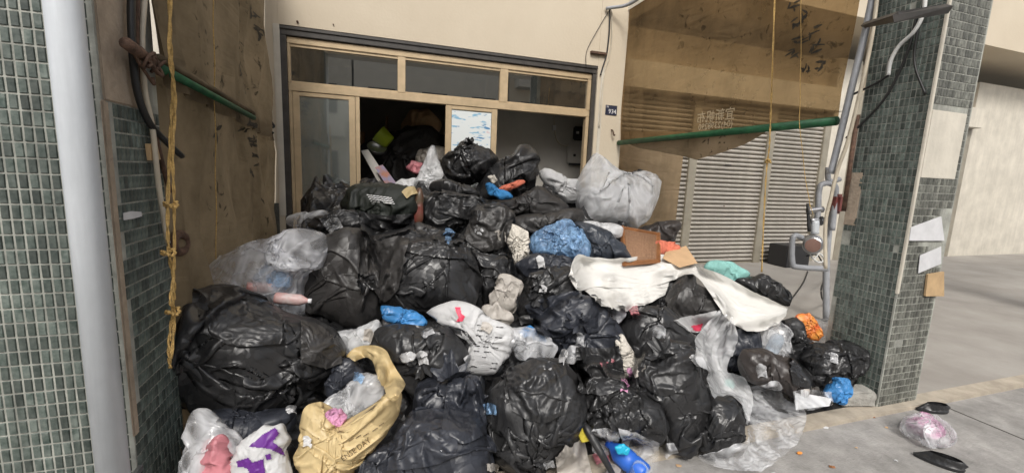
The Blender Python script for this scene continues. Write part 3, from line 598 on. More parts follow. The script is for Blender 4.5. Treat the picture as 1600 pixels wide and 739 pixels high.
def brush_marks(parent, pl, m, seed, sz, lift, axis):
    r = random.Random(seed); sgn = 1 if lift > 0 else -1; VV, FF = [], []
    for c_ in parent.children:
        if c_.name.split('.')[0] in ('upper_cloth', 'lower_cloth', 'cloth'):
            k0 = len(VV); VV += [tuple(v.co) for v in c_.data.vertices]; FF += [tuple(i+k0 for i in p.vertices) for p in c_.data.polygons]
    bv = BVHTree.FromPolygons(VV, FF)
    for u, v, fn in pl:
        bm = bmesh.new(); c0 = np.array(fn(u, v)); h_ = np.array(axis, float)
        for s_ in range(r.randint(3, 6)):
            a = r.choice([0, .1, 1.5, 1.4, .7, 2.3])+r.gauss(0, .15); L_ = sz*r.uniform(.3, .9); o_ = np.array((r.uniform(-.4, .4), r.uniform(-.4, .4)))*sz; w0 = sz*r.uniform(.05, .11)
            row = []
            for k in range(7):
                t = k/6-.5; x_ = o_[0]+math.cos(a)*L_*t+.06*L_*math.sin(5*t+a); z_ = o_[1]+math.sin(a)*L_*t; w = w0*(1-abs(t)*1.5)*r.uniform(.7, 1.2)+.002
                nx_, nz_ = -math.sin(a)*w, math.cos(a)*w
                P0 = lambda x, z: bm.verts.new(c0+h_*x+np.array((lift, 0, z)))
                row.append((P0(x_+nx_, z_+nz_), P0(x_-nx_, z_-nz_)))
            for p, q in zip(row, row[1:]): bm.faces.new((p[0], q[0], q[1], p[1]))
        for v in bm.verts:
            hit = bv.ray_cast(Vector((v.co.x+sgn*1., v.co.y, v.co.z)), Vector((-sgn, 0, 0)))
            if hit[0] is not None: v.co.x = hit[0].x+sgn*.005
        reparent(bm_obj('brush_mark', bm, m, None), parent)
K['ink'] = mat('faded_ink', (.014, .012, .009), .8, col2=(.06, .048, .03), vscale=18)
def on_left(u, v):
    d = ray(u, v); A3, B3 = np.array((-.90, PY1-.06)), np.array((-1.12, FY-.01)); n2 = np.array((B3[1]-A3[1], -(B3[0]-A3[0])))
    t = (n2@A3)/(n2@d[:2]); return EYE+d*t
brush_marks(lt, [(352+rnd_, v, on_left) for rnd_, v in ((0, 8), (4, 28), (6, 50), (10, 72), (16, 92), (8, 112))], K['ink'], 3, .13, .075, (-.14, 2.2, 0))
brush_marks(lt, [(u, v, on_left) for u, v in ((384, 22), (388, 48), (372, 200), (386, 222), (390, 250), (384, 276), (396, 60), (330, 210))], K['ink'], 8, .11, .075, (-.14, 2.2, 0))
rp2 = tag(tube('rusty_pipe', [bp0, bp1], .021, K['rust'], n=14), 'rusty pipe stub sticking out past the dark pillar', 'pipe')
fb = at_X(424, 198, -1.02); tag(tube('wire_knot', spline([fb+(0, 0, .05), fb+(.03, -.03, 0), fb+(-.02, -.05, -.03), fb+(.02, -.02, -.07)]), .012, K['cable_k']), 'dark wire knot holding the tarpaulin corner to the pier', 'wire')
wb = bmesh.new()
for k in range(5):
    r = random.Random(k); c0 = at_X(232+r.uniform(-6, 8), 98+r.uniform(-8, 12), LX1+.06)
    b_tube(wb, spline([c0+np.array([r.uniform(-.01, .03), r.uniform(-.06, .06), r.uniform(-.05, .05)]) for _ in range(5)]), .006, 6)
tag(bm_obj('wire_tangle', wb, K['rust'], None, True), 'tangle of rusty wire lashing the pipe stub to the pillar', 'wire')

tt = empty('thin_tarpaulin', (PX, 4, 2)); tag(tt, 'thin brown see-through tarpaulin hanging above a green pole beside the pillar', 'tarpaulin')
reparent(cloth_plane('cloth', (PX, FY-.03, 2.06), (PX, PY1+.17, 2.06), (PX, FY-.03, 3.95), (PX, PY1+.13, 3.95), 90, 50, .03, 21, K['tarp_thin'], pleat=.02), tt)
reparent(tube('pole', [(PX, FY-.02, 2.045), (PX, PY1+.165, 2.045)], .034, K['green_pole'], n=14), tt)
brush_marks(tt, [(u, v, lambda a, b: at_X(a, b, PX)) for u, v in ((1240, 12), (1244, 38), (1250, 62), (1238, 84), (1262, 24), (1272, 50), (1275, 75), (1285, 100), (1260, 110))], K['ink'], 21, .085, -.05, (0, -1.3, 0))
# a fold of cloth sagging under the pole
fl = [at_X(u, v, PX+.03) for u, v in ((972, 222), (1060, 215), (1130, 207), (1200, 199), (1195, 208), (1160, 226), (1120, 242), (1088, 250), (1060, 243), (1000, 232))]
bm = bmesh.new(); f = bm.faces.new([bm.verts.new(p) for p in fl]); bmesh.ops.triangulate(bm, faces=[f]); bmesh.ops.subdivide_edges(bm, edges=bm.edges[:], cuts=3, use_grid_fill=True)
for v in bm.verts: v.co.x += .02*math.sin(v.co.y*9+v.co.z*5)
reparent(bm_obj('sagging_fold', bm, K['tarp_flap'], None, True), tt)
# print on the cloth, read from the other side
K['ivory'] = mat('ivory_print', (.55, .45, .30), .7)
tp = at_X(1121, 183, PX-.012); tb = at_X(1121, 197, PX-.012)
wtx = abs(at_X(1093, 185, PX)[1]-at_X(1148, 178, PX)[1])
def mirrored(p): return Matrix(((0, 0, 1, p[0]-.035), (1, 0, 0, p[1]), (0, 1, 0, p[2]), (0, 0, 0, 1)))
t1 = text_mesh('shop_lettering', '宜新帆布', wtx*.27, mirrored(tp), K['ivory'], tt)
t2 = text_mesh('number_lettering', '(04)2398290', wtx*.19, mirrored(tb), K['ivory'], tt)
# hanging canvas beside the shutter
cv = tag(cloth_plane('hanging_canvas', at_Y(950, 400, SY-.35), at_Y(1052, 400, SY-.35), at_Y(950, 205, SY-.35), at_Y(1070, 205, SY-.35), 40, 40, .03, 33, K['tarp_flap'], nrm=(0, -1, 0), pleat=.02), 'tan canvas with dark streaks hanging beside the ribbed shutter', 'canvas')

# ropes and cables
def rope(name, P, r, label, group=None, strands=2):
    S = spline(P, 14); bm = bmesh.new()
    for s in range(strands):
        Q = [np.array(p)+np.array((math.cos(i*.55+s*math.pi*2/strands), math.sin(i*.55+s*math.pi*2/strands), 0))*r*.62 for i, p in enumerate(S)]
        b_tube(bm, Q, r*.75, 7)
    return tag(bm_obj(name, bm, K['rope'], None, True), label, 'rope', group)
XR = LX1+.085
rp_e = empty('yellow_rope', tuple(at_X(268, 0, XR))); tag(rp_e, 'doubled yellow rope with knots hanging down the dark pillar edge', 'rope')
R1 = rope('strand', [at_X(u, v, XR) for u, v in ((264, -40), (266, 60), (270, 130), (266, 220), (262, 330), (264, 395), (272, 440), (270, 485), (264, 540), (266, 575))], .0054, None)
R2 = rope('strand', [at_X(u, v, XR+.012) for u, v in ((270, -40), (264, 80), (274, 150), (270, 240), (272, 320), (272, 420), (266, 470), (273, 490), (268, 560))], .0045, None)
for R_ in (R1, R2): R_.pop('category', None); reparent(R_, rp_e)
for u, v in ((267, 320), (263, 395), (270, 487)):
    c0 = at_X(u, v, XR+.01); P = [c0+np.array((.02*math.sin(t), .026*math.cos(t), .012*math.sin(2*t+.5))) for t in np.linspace(0, 11, 14)]
    k_ = rope('knot', P, .0055, None, strands=1); k_.pop('category', None); reparent(k_, rp_e)
rope('tarpaulin_rope', [at_X(u, v, LX1+.0) for u, v in ((333, -30), (335, 120), (337, 260), (338, 405))], .004, 'thin yellow cord hanging straight down the brown tarpaulin', strands=1)
XQ = PX-.05
rope('pole_rope', [at_X(u, v, XQ) for u, v in ((1211, -20), (1207, 100), (1204, 185), (1202, 230), (1198, 262), (1194, 330), (1190, 425))], .0055, 'yellow rope tied round the green pole and hanging past the shutter', strands=2)
c0 = at_X(1200, 252, XQ); rope('rope_tie', [c0+np.array((.012*math.sin(t), .02*math.cos(t)+.02*(t/11-.5), .016*math.sin(1.7*t))) for t in np.linspace(0, 11, 14)], .007, 'small frayed knot in the rope hanging from the green pole', strands=1)
rope('pole_rope', [at_X(u, v, XQ) for u, v in ((1252, -20), (1251, 110), (1250, 200), (1262, 300), (1270, 335))], .0035, 'thinner cord hanging over the green pole near the pillar', strands=1)
XL = LX1+.03
tag(tube('power_cable', spline([at_X(u, v, XL) for u, v in ((205, -20), (206, 60), (214, 140), (232, 190), (258, 220), (284, 244))]), .013, K['cable_k'], n=8), 'thick black cable sagging across the dark pillar to the tarpaulin', 'cable')
tag(tube('power_cable', spline([at_X(u, v, XL) for u, v in ((228, -20), (222, 60), (226, 140), (238, 200), (248, 290), (262, 380))]), .010, K['cable_w'], n=8), 'ivory cable running straight down the dark pillar', 'cable')
tag(tube('power_cable', spline([at_X(u, v, XL-.012) for u, v in ((215, -20), (213, 70), (222, 130), (236, 185), (252, 250), (266, 300))]), .010, K['rust'], n=8), 'brown cable running down beside the ivory cable', 'cable')
tag(tube('rusty_ring', spline([at_X(280+10*math.cos(t), 380+14*math.sin(t), LX1+.02) for t in np.linspace(0, 6.28, 10)]), .02, K['rust']), 'dark rusty ring on the tarpaulin edge beside the rope', 'ring')

# right pillar services
XP = PX-.045
tag(tube('conduit', spline([at_X(u, v, XP) for u, v in ((1366, -15), (1352, 50), (1330, 140), (1312, 215), (1298, 272))]), .023, K['pvc_g'], n=12), 'grey conduit slanting down past the tiled pillar', 'conduit')
tag(tube('ivory_pipe', spline([at_X(u, v, XP-.01) for u, v in ((1372, -15), (1362, 60), (1345, 140), (1325, 220), (1310, 262), (1298, 310), (1290, 350), (1290, 420))]), .013, K['cable_w'], n=8), 'ivory hose running down beside the grey conduit', 'hose')
tag(tube('rusty_bar', [at_X(1340, 180, PX-.02), at_X(1318, 330, PX-.02)], .016, K['rust'], n=8), 'short rusty bar against the tiled pillar edge', 'bar')
YP = PY-.03
tag(tube('awning_bracket', [at_X(1350, 40, PX-.05), at_Y(1400, 27, YP), at_Y(1480, 14, YP)], [.02, .03, .03], K['frame_d'], n=4, smooth=False), 'dark flat metal bracket across the top of the tiled pillar', 'bracket')
tag(tube('white_cable', spline([at_X(u, v, PX-.03) for u, v in ((1446, -15), (1443, 20), (1428, 50), (1405, 72), (1392, 95), (1388, 118))]), .012, K['cable_g'], n=8), 'white cable looping down the face of the tiled pillar', 'cable')
tag(tube('black_cable', spline([at_X(u, v, PX-.025) for u, v in ((1388, 118), (1370, 130), (1345, 142), (1325, 152))]), .008, K['cable_k'], n=7), 'short black cable joining the white cable to the conduit', 'cable')
tag(tube('black_cable', spline([at_X(u, v, PX-.02) for u, v in ((1432, 30), (1415, 90), (1385, 150), (1350, 190), (1322, 216))]), .008, K['cable_k'], n=7), 'long black cable drooping across the tiled pillar', 'cable')
tag(tube('black_cable', spline([at_X(u, v, PX-.02) for u, v in ((1440, 22), (1430, 70), (1430, 105), (1446, 148))]), .007, K['cable_k'], n=7), 'black cable curving to the corner trim of the tiled pillar', 'cable')

# ---------------------------------------------------------------- pump behind the pillar
DP = heap_depth(1300, 500)
def pump_pt(u, v, d=4.75): return at_D(u, v, d)
pm_ = empty('water_pump', tuple(pump_pt(1268, 400))); tag(pm_, 'grey water pump with round motor and plastic pipes behind the tiled pillar', 'pump')
mc = pump_pt(1270, 381); ax = np.array((.93, .34, 0)); 
bm = bmesh.new(); b_lathe(bm, [(0, -.13), (.085, -.13), (.095, -.12), (.095, .13), (.08, .16), (0, .16)], 24, frame_mtx(mc, (.80, .60, .02))); reparent(bm_obj('motor', bm, K['pvc_g'], None, False), pm_)
bm = bmesh.new(); b_lathe(bm, [(0, -.145), (.078, -.145), (.090, -.138), (.098, -.115), (.098, -.09), (.09, -.09)], 24, frame_mtx(mc, (.80, .60, .02))); reparent(bm_obj('motor_ring', bm, K['steel'], None, False), pm_)
bm = bmesh.new(); b_lathe(bm, [(0, -.152), (.072, -.15), (.074, -.143)], 24, frame_mtx(mc, (.80, .60, .02))); reparent(bm_obj('motor_cap', bm, K['motor'], None, False), pm_)
def ppipe(name, uv, r, m, d=4.75): return reparent(tube(name, spline([pump_pt(u, v, d) for u, v in uv], 5), r, m, n=12), pm_)
ppipe('pipe', [(1254, 372), (1243, 368), (1238, 376), (1238, 410), (1246, 417), (1292, 420)], .030, K['pvc_g'])
ppipe('pipe', [(1291, 500), (1291, 420), (1294, 370), (1297, 330)], .034, K['pvc_g'], 4.85)
ppipe('pipe', [(1275, 360), (1278, 330), (1280, 295), (1288, 287), (1300, 288), (1306, 296), (1303, 330), (1300, 360)], .030, K['pvc_g'])
ppipe('pipe', [(1273, 366), (1273, 345)], .042, K['pvc'])
ppipe('valve', [(1262, 330), (1285, 327)], .036, K['steel']); ppipe('valve', [(1266, 345), (1284, 343)], .03, K['steel'])
ppipe('handle', [(1262, 318), (1264, 362)], .016, K['dark']); ppipe('elbow', [(1294, 262), (1294, 280), (1300, 284), (1312, 280)], .028, K['pvc_g'])
ppipe('wiring', [(1263, 395), (1272, 404), (1280, 396), (1288, 405), (1279, 410), (1268, 402)], .010, K['cable_g']); ppipe('wiring', [(1260, 400), (1276, 398), (1285, 410)], .008, K['cable_k'])
c = pump_pt(1307, 320); part('pressure_tank', c+(-.05, -.05, -.10), c+(.07, .06, .12), K['red'], pm_, .03)
c = pump_pt(1280, 345); part('switch_box', c+(-.03, -.03, -.05), c+(.04, .03, .05), K['dark'], pm_, .01)
gsb = at_Z(1246, 418, .022)
tag(box('black_crate', (gsb[0]-.30, gsb[1]-.0, .023), (gsb[0]+.28, gsb[1]+.4, .43), K['dark'], bev=.012), 'black box standing on the floor against the shutter', 'box')
tag(tube('floor_wire', spline([at_Z(u, v, .03) for u, v in ((1262, 424), (1256, 440), (1246, 455), (1236, 468))]), .010, K['cable_k'], n=6), 'black wire lying on the arcade floor behind the pillar', 'wire')
tag(tube('floor_wire', spline([at_Z(1290, 436, .03), at_D(1284, 446, 4.9), at_D(1284, 465, 4.9), at_Z(1291, 474, .03)]), .008, K['cable_k'], n=6), 'short black wire looping at the foot of the pump pipe', 'wire')

# ---------------------------------------------------------------- across the street (mirrored in the glass)
def far_house(x0, x1, h, m, label):
    e = empty('town_house', ((x0+x1)/2, -12, 0)); tag(e, label, 'house', 'houses across the street')
    part('wall', (x0, -20, 0), (x1, -12, h), m, e); n = int((x1-x0)/2.2)
    for f in range(int(h/3.2)):
        for k in range(n):
            xc = x0+(k+.5)*(x1-x0)/n; z = .9+f*3.2
            part('window', (xc-.65, -11.98, z), (xc+.65, -11.94, z+1.4), K['frame_d'], e)
        if f: part('balcony', (x0+.3, -11.999, f*3.2-.25), (x1-.3, -11.2, f*3.2+.55), K['plaster_w'], e)
far_house(-9, -1, 9.5, K['plaster_w'], 'pale house with balconies across the street'); far_house(-.9, 7, 7.2, K['ceiling'], 'cream low house with balconies across the street'); far_house(7.1, 18, 10, K['plaster'], 'cream house with balconies across the street')

# ---------------------------------------------------------------- rubbish bags: an oversized skin buckled round lumpy contents
def icosphere(level):
    bm = bmesh.new(); bmesh.ops.create_icosphere(bm, subdivisions=level, radius=1.0)
    V = np.array([v.co[:] for v in bm.verts]); V /= np.linalg.norm(V, axis=1)[:, None]
    F = np.array([[v.index for v in f.verts] for f in bm.faces])
    NB = -np.ones((len(V), 6), int)
    for v in bm.verts:
        for k, e in enumerate(v.link_edges): NB[v.index, k] = e.other_vert(v).index
    bm.free()
    mask = (NB >= 0).astype(np.float32); NB[NB < 0] = 0
    return V.astype(np.float32), F, NB, mask
ICO = {}
def ico(level):
    if level not in ICO: ICO[level] = icosphere(level)
    return ICO[level]
UPS = {}
def up_index(lv):
    if lv not in UPS:
        V0, V = ico(lv-1)[0], ico(lv)[0]
        key = {tuple(np.round(v, 4)): i for i, v in enumerate(V0)}
        UPS[lv] = np.array([key.get(tuple(np.round(v, 4)), -1) for v in V])
    return UPS[lv]
def outline_radius(poly, c):
    P = np.array(poly, float)-c; Q = np.roll(P, -1, 0)
    th = np.arange(256)/256*2*math.pi; R_ = np.zeros(256); d = np.stack([np.cos(th), np.sin(th)], 1)
    for a, b in zip(P, Q):
        e = b-a; den = d[:, 0]*e[1]-d[:, 1]*e[0]; den = np.where(abs(den) < 1e-9, 1e-9, den)
        t = (a[0]*e[1]-a[1]*e[0])/den; s = (a[0]*d[:, 1]-a[1]*d[:, 0])/den
        R_ = np.where((t > 0) & (s >= -1e-6) & (s <= 1+1e-6) & (t > R_), t, R_)
    R_ = np.where(R_ <= 0, R_.mean(), R_)
    k = np.array([1, 2, 3, 2, 1.]); k /= k.sum()
    return np.convolve(np.r_[R_[-2:], R_, R_[:2]], k, 'valid')
class Body:
    def __init__(s, rad, tau, seed, lump=.14, lumps=18, p=2.4, kap=10.):
        r = np.random.RandomState(seed); s.rad = rad; s.tau = tau; s.p = p
        d = r.normal(size=(lumps, 3)); s.D = (d/np.linalg.norm(d, axis=1)[:, None]).astype(np.float32)
        s.A = (lump*r.uniform(-1.2, .6, lumps)).astype(np.float32); s.kap = kap; s.c = None
    def unit(s, P):
        x, y, z = P[..., 0], P[..., 1], P[..., 2]
        ph = np.arctan2(y, x)/(2*math.pi)*256; i = np.floor(ph).astype(int); f = ph-i
        R_ = s.rad[i % 256]*(1-f)+s.rad[(i+1) % 256]*f
        val = ((np.hypot(x, y)/R_)**s.p+(abs(z)/s.tau)**s.p)**(1/s.p)
        n = P/(np.linalg.norm(P, axis=-1)[..., None]+1e-9)
        return val/(1+np.exp(s.kap*(n@s.D.T-1))@s.A)
def waves(P, r, lam, n=32, ax=None, an=.8):
    k = r.normal(size=(n, 3))
    if ax is not None: k -= an*(k@ax)[:, None]*ax
    k = k*1.; k *= (2*math.pi/lam)*r.uniform(.6, 1.5, n)[:, None]/np.linalg.norm(k, axis=1)[:, None]
    return (np.sin((P@k.T+r.uniform(0, 6.28, n)).astype(np.float32))).sum(1)*math.sqrt(2/n)
GRAV = (MV@np.array((0, 0, -1.))).astype(np.float32)
def wrinkle(body, level, seed, excess, knots, bend, lam, fric=.9, fine=.05, fex=.04, fb=.3, steps=50, umax=1.26):
    r = np.random.RandomState(seed); X = None; size = float(body.rad.mean())
    ax = np.array(knots[0][0], float) if knots else r.normal(size=3)*(1, 1, .4); ax /= np.linalg.norm(ax)
    for lv in ({6: [4, 5, 6], 5: [4, 5]}.get(level, [level])):
        V, F, NB, mask = ico(lv); last = lv == level; ms = mask.sum(1)[:, None]
        S = (V/np.maximum(body.unit(V), 1e-6)[:, None]).astype(np.float32)
        if X is None:
            wp = S+.5*lam*np.stack([waves(S, r, lam*3) for _ in range(3)], 1)
            f1 = waves(wp, r, lam*1.1, ax=ax, an=.85); f2 = waves(wp, r, lam*.6, ax=ax, an=.7)
            hgt = (1.2-np.abs(f1)+.5*np.abs(f2))*lam*.17*min(1.6, (excess/.15)**.5)
            for kd, g in knots:
                kd = np.array(kd, float); kd /= np.linalg.norm(kd)
                u_ = np.cross(kd, [.3, .5, .8]); u_ /= np.linalg.norm(u_); v_ = np.cross(kd, u_)
                az = np.arctan2(V@v_, V@u_); w = np.exp(3.2*(V@kd-1))
                q = sum(np.sin(m*az+r.uniform(0, 6.28)+2*waves(V, r, 1.5)) for m in (7, 11, 16))
                hgt = hgt*(1-.7*w)+w*abs(q)*lam*.16
            X = S+V*hgt[:, None]+r.normal(size=S.shape)*.005*size
            X = (X+np.stack([waves(S, r, lam) for _ in range(3)], 1)*lam*.07).astype(np.float32)
        else:
            old = up_index(lv); has = old >= 0; X2 = S.copy(); X2[has] = X[old[has]]
            w = (mask*has[NB])[..., None]; mid = (X2[NB]*w).sum(1)/np.maximum(w.sum(1), 1e-6); X2[~has] = mid[~has]
            f1 = np.abs(waves(X2+.4*lam*np.stack([waves(X2, r, lam*1.6, 16) for _ in range(3)], 1), r, lam*(.45 if lv == 5 else .28), ax=ax, an=.75))
            X = (X2+V*((f1-.5)*lam*fine)[:, None]+r.normal(size=S.shape)*.002*size).astype(np.float32)
        rest0 = np.linalg.norm(S[NB]-S[:, None], axis=2); ex = np.full(rest0.shape, excess, np.float32)
        for _ in range(7):
            d = r.normal(size=3); d /= np.linalg.norm(d); ex += (r.uniform(-.09, .16)*np.exp(6*(V@d-1)))[:, None]
        for kd, g in knots:
            kd = np.array(kd, float); kd /= np.linalg.norm(kd); w = np.exp(3.2*(V@kd-1))
            t = kd-(V@kd)[:, None]*V; t /= np.linalg.norm(t, axis=1)[:, None]+1e-6
            e = V[NB]-V[:, None]; e /= np.linalg.norm(e, axis=2)[..., None]+1e-9
            al = abs((e*t[:, None]).sum(2)); ex += g*w[:, None]*(1-al**2)-.10*w[:, None]*al**2
        rest = (rest0*(1+ex+(fex if lv > 4 else 0))).astype(np.float32); vel = np.zeros_like(X); h = float(rest0.mean())
        for it in range((steps if lv < 6 else int(steps*.6)) if last else int(steps*1.4)):
            cen = X/(np.linalg.norm(X, axis=1)[:, None]+1e-9)
            X1 = X+vel*.86-cen*h*.012+GRAV*h*.004
            for k in range(3):
                e = X1[NB]-X1[:, None]; L = np.sqrt((e*e).sum(2))+1e-9; st = L-rest
                cor = (e*(np.where(st > 0, .95, .85)*mask*st/L)[..., None]).sum(1)/6*1.15
                X1 = X1+cor
                if k == 2:
                    lap = (e*mask[..., None]).sum(1)/ms; lap = lap-(lap[NB]*mask[..., None]).sum(1)/ms
                    X1 = X1+lap*(bend*fb if lv > 4 else bend)
            u = body.unit(X1).astype(np.float32); ins = u < 1; far = u > umax
            X1[far] -= X1[far]*(.4*(1-umax/u[far]))[:, None]
            X1[ins] += (X1[ins]/u[ins][:, None]-X1[ins])*.8
            near = np.clip((1.03-u)/.03, 0, 1)*fric; dX = X1-X; rn = (dX*cen).sum(1)[:, None]*cen
            X1 = (X+rn+(dX-rn)*(1-near)[:, None]).astype(np.float32)
            vel = np.clip(X1-X, -h*.5, h*.5); X = X1
    return X, F

BODIES = []
GB = 'rubbish bags in the heap'
SEED = [100]
def bag(name, label, poly, m, off=0., tau=.66, ex=.2, knots=(), lv=None, bend=.22, cat='rubbish bag', group=GB, lump=.2, shrink=1.0, lamk=.46, fine=.035, umax=1.26, fex=.025):
    SEED[0] += 1; seed = SEED[0]
    P = np.array(poly, float); Q = np.roll(P, -1, 0); cr = P[:, 0]*Q[:, 1]-Q[:, 0]*P[:, 1]
    A = cr.sum()/2; c = ((P+Q)*cr[:, None]).sum(0)/(6*A)
    d = heap_depth(*c)+off; s = d/FPX
    rad = outline_radius(poly, c)*s*shrink; rm = math.sqrt(abs(A)/math.pi)*s
    body = Body(rad, rm*tau, seed, lump); body.c = at_D(c[0], c[1], d); body.R = rad.max()
    rp_px = rm*FPX/d; lv = lv or (6 if rp_px > 66 else 5 if rp_px > 24 else 4)
    X, F = wrinkle(body, lv, seed, ex, knots, bend, min(.14, max(.03, rm*lamk)), fine=fine, fex=fex, umax=umax)
    W = (X@MV)                                   # local (right, down, away) to world axes
    lowest = W[:, 2]+body.c[2]
    W[:, 2] = np.maximum(lowest, .026+.012*np.random.RandomState(seed).rand(len(W)))-body.c[2]
    o = mesh_obj(name, W, F, m, None, True, loc=body.c)
    if lv < 5:
        sm = o.modifiers.new('smooth', 'SUBSURF'); sm.levels = 0; sm.render_levels = 1
    tag(o, label, cat, group); BODIES.append(body); o['px_depth'] = float(d); del o['px_depth']
    o_body[o.name] = (body, c, d)
    return o
o_body = {}

def tuft(o, direction, m, size=.09, seed=0, n=44):
    """gathered free end above the knot, a part of its bag"""
    body, c, d = o_body[o.name]; dv = np.array(direction, float); dv /= np.linalg.norm(dv)
    base = dv/body.unit(dv[None])[0]*1.0; r = np.random.RandomState(seed)
    a = np.cross(dv, [.2, .4, .9]); a /= np.linalg.norm(a); b = np.cross(dv, a); rows = 9; V = []
    ph = r.uniform(0, 6.3, 5)
    for j in range(rows):
        t = j/(rows-1)
        for k in range(n):
            th = k/n*2*math.pi
            w = .55*math.sin(5*th+ph[0])+.35*math.sin(9*th+ph[1])+.3*math.sin(14*th+ph[2])
            rr = size*(.16+.75*t**1.3)*(1+.45*w*min(1, t*2)); hh = size*(1.25*t)*(1+.35*math.sin(2*th+ph[3])*t+.18*w*t)-size*.15
            p = base+dv*hh+(a*math.cos(th)+b*math.sin(th))*rr+GRAV*size*.35*t*t
            V.append(p@MV)
    F = [(j*n+k, j*n+(k+1) % n, (j+1)*n+(k+1) % n, (j+1)*n+k) for j in range(rows-1) for k in range(n)]
    t_ = mesh_obj('gathered_end', V, F, m, None, True); t_.parent = o
    return t_

# depth of the nearest body surface along pixel rays
ALLB = [None]
def surface_depth(UV, **kw):
    if ALLB[0] is None:
        VV, FF, k = [], [], 0
        for nm in list(o_body)+['buried_rubbish']:
            o = bpy.data.objects[nm]; n = len(o.data.vertices); a = np.empty(n*3); o.data.vertices.foreach_get('co', a); a = a.reshape(-1, 3)+np.array(o.location)
            q_ = len(o.data.polygons[0].vertices); f = np.empty(len(o.data.polygons)*q_, int); o.data.polygons.foreach_get('vertices', f); VV.append(a); FF += (f.reshape(-1, q_)+k).tolist(); k += n
        ALLB[0] = BVHTree.FromPolygons(np.concatenate(VV).tolist(), FF)
    out = []
    for u, v in UV:
        d = ray(u, v); L = np.linalg.norm(d); dep = (.035-CAMZ)/d[2] if d[2] < -1e-4 else 9.
        hd = heap_depth(u, v)+.22; dep = min(dep, hd if hd > 0 else 9.)
        hit = ALLB[0].ray_cast(Vector(EYE), Vector(d/L))
        if hit[0] is not None: dep = min(dep, hit[3]/L)
        out.append(dep)
    return np.array(out)
def resample(pl, n):
    P = np.array(spline(pl, 10)); s = np.r_[0, np.cumsum(np.linalg.norm(np.diff(P, axis=0), axis=1))]; t = np.linspace(0, s[-1], n)
    return np.stack([np.interp(t, s, P[:, 0]), np.interp(t, s, P[:, 1])], 1)
def sheet(name, label, top, bot, m, cat, nu=70, nv=24, ex=(.10, .16), off=.02, steps=70, bend=.12, group=None, thick=0., amp=.02, lam=.10, smooth_it=45, seed=None, mid=None, parent=None, noise=1.):
    SEED[0] += 1; r = np.random.RandomState(seed or SEED[0])
    T, B = resample(top, nu), resample(bot, nu); UV = []
    for j in range(nv):
        v = j/(nv-1); UV.append(T*(1-v)+B*v)
    UV = np.array(UV).reshape(-1, 2); dep = surface_depth(UV).reshape(nv, nu)
    for _ in range(smooth_it):
        p = np.pad(dep, 1, 'edge'); sm_ = (p[:-2, 1:-1]+p[2:, 1:-1]+p[1:-1, :-2]+p[1:-1, 2:])/4; dep = np.minimum(dep, sm_)
    dep = dep.reshape(-1)-off
    loc = np.stack([(UV[:, 0]-800)/FPX*dep, (UV[:, 1]-369.5)/FPX*dep, dep], 1).astype(np.float32)
    S = loc.copy(); idx = np.arange(nu*nv).reshape(nv, nu); NB = []; MK = []; EX = []
    for dj, di, e in ((0, 1, ex[0]), (0, -1, ex[0]), (1, 0, ex[1]), (-1, 0, ex[1]), (1, 1, sum(ex)/2), (1, -1, sum(ex)/2), (-1, 1, sum(ex)/2), (-1, -1, sum(ex)/2)):
        jj, ii = np.mgrid[0:nv, 0:nu]; j2, i2 = jj+dj, ii+di; ok = (j2 >= 0) & (j2 < nv) & (i2 >= 0) & (i2 < nu)
        NB.append(np.where(ok, idx[np.clip(j2, 0, nv-1), np.clip(i2, 0, nu-1)], 0).reshape(-1)); MK.append(ok.reshape(-1)); EX.append(np.full(nu*nv, e))
    NB = np.stack(NB, 1); MK = np.stack(MK, 1).astype(np.float32); EX = np.stack(EX, 1)
    rest = (np.linalg.norm(S[NB]-S[:, None], axis=2)*(1+EX)).astype(np.float32); h = float(rest[MK > 0].mean())
    ax = r.normal(size=3)*(1, 1, .3); ax /= np.linalg.norm(ax); wp = S+.4*lam*np.stack([waves(S, r, lam*3) for _ in range(3)], 1)
    nz_ = (1.2-np.abs(waves(wp, r, lam*1.3, ax=ax, an=.88)))*.9+np.abs(waves(wp, r, lam*.6, ax=ax, an=.8))*.3
    X = S.copy(); X[:, 2] -= (amp*nz_*noise).astype(np.float32); X += (r.normal(size=X.shape)*h*.06).astype(np.float32)
    near_b = [b for b in BODIES if np.linalg.norm((MV@(b.c-EYE))-S.mean(0)) < b.R*1.5+np.linalg.norm(S-S.mean(0), axis=1).max()]
    vel = np.zeros_like(X); push = np.array((0, 0, 1.), np.float32); ms = np.maximum(MK.sum(1), 1)[:, None]
    for it in range(steps):
        X1 = X+vel*.82+(GRAV*.006+push*.006)*h
        for k in range(3):
            e = X1[NB]-X1[:, None]; L = np.sqrt((e*e).sum(2))+1e-9; st = L-rest
            X1 = X1+(e*(np.where(st > 0, .95, .8)*MK*st/L)[..., None]).sum(1)/8*1.15
        lap = (e*MK[..., None]).sum(1)/ms; lap = lap-(lap[NB]*MK[..., None]).sum(1)/ms; X1 = X1+lap*bend
        back = X1[:, 2]-S[:, 2]-.006; X1[:, 2] -= np.where(back > 0, back*.7, 0)
        con = np.clip(1+back/.02, 0, 1)[:, None]*.85; dX = X1-X; dX[:, :2] *= .5*(1-con); X1 = X+dX
        vel = np.clip(X1-X, -h*.5, h*.5); X = X1
    D = surface_depth(np.stack([X[:, 0]/X[:, 2]*FPX+800, X[:, 1]/X[:, 2]*FPX+369.5], 1)).reshape(nv, nu)-.016; q = np.pad(D, 1, 'edge')
    for dj in range(3):
        for di in range(3): D = np.minimum(D, q[dj:dj+nv, di:di+nu])
    cl = np.clip(X[:, 2].reshape(nv, nu)-D, 0, .25)
    for _ in range(5):
        q = np.pad(cl, 1, 'edge'); cl = np.maximum(cl, (q[:-2, 1:-1]+q[2:, 1:-1]+q[1:-1, :-2]+q[1:-1, 2:])/4)
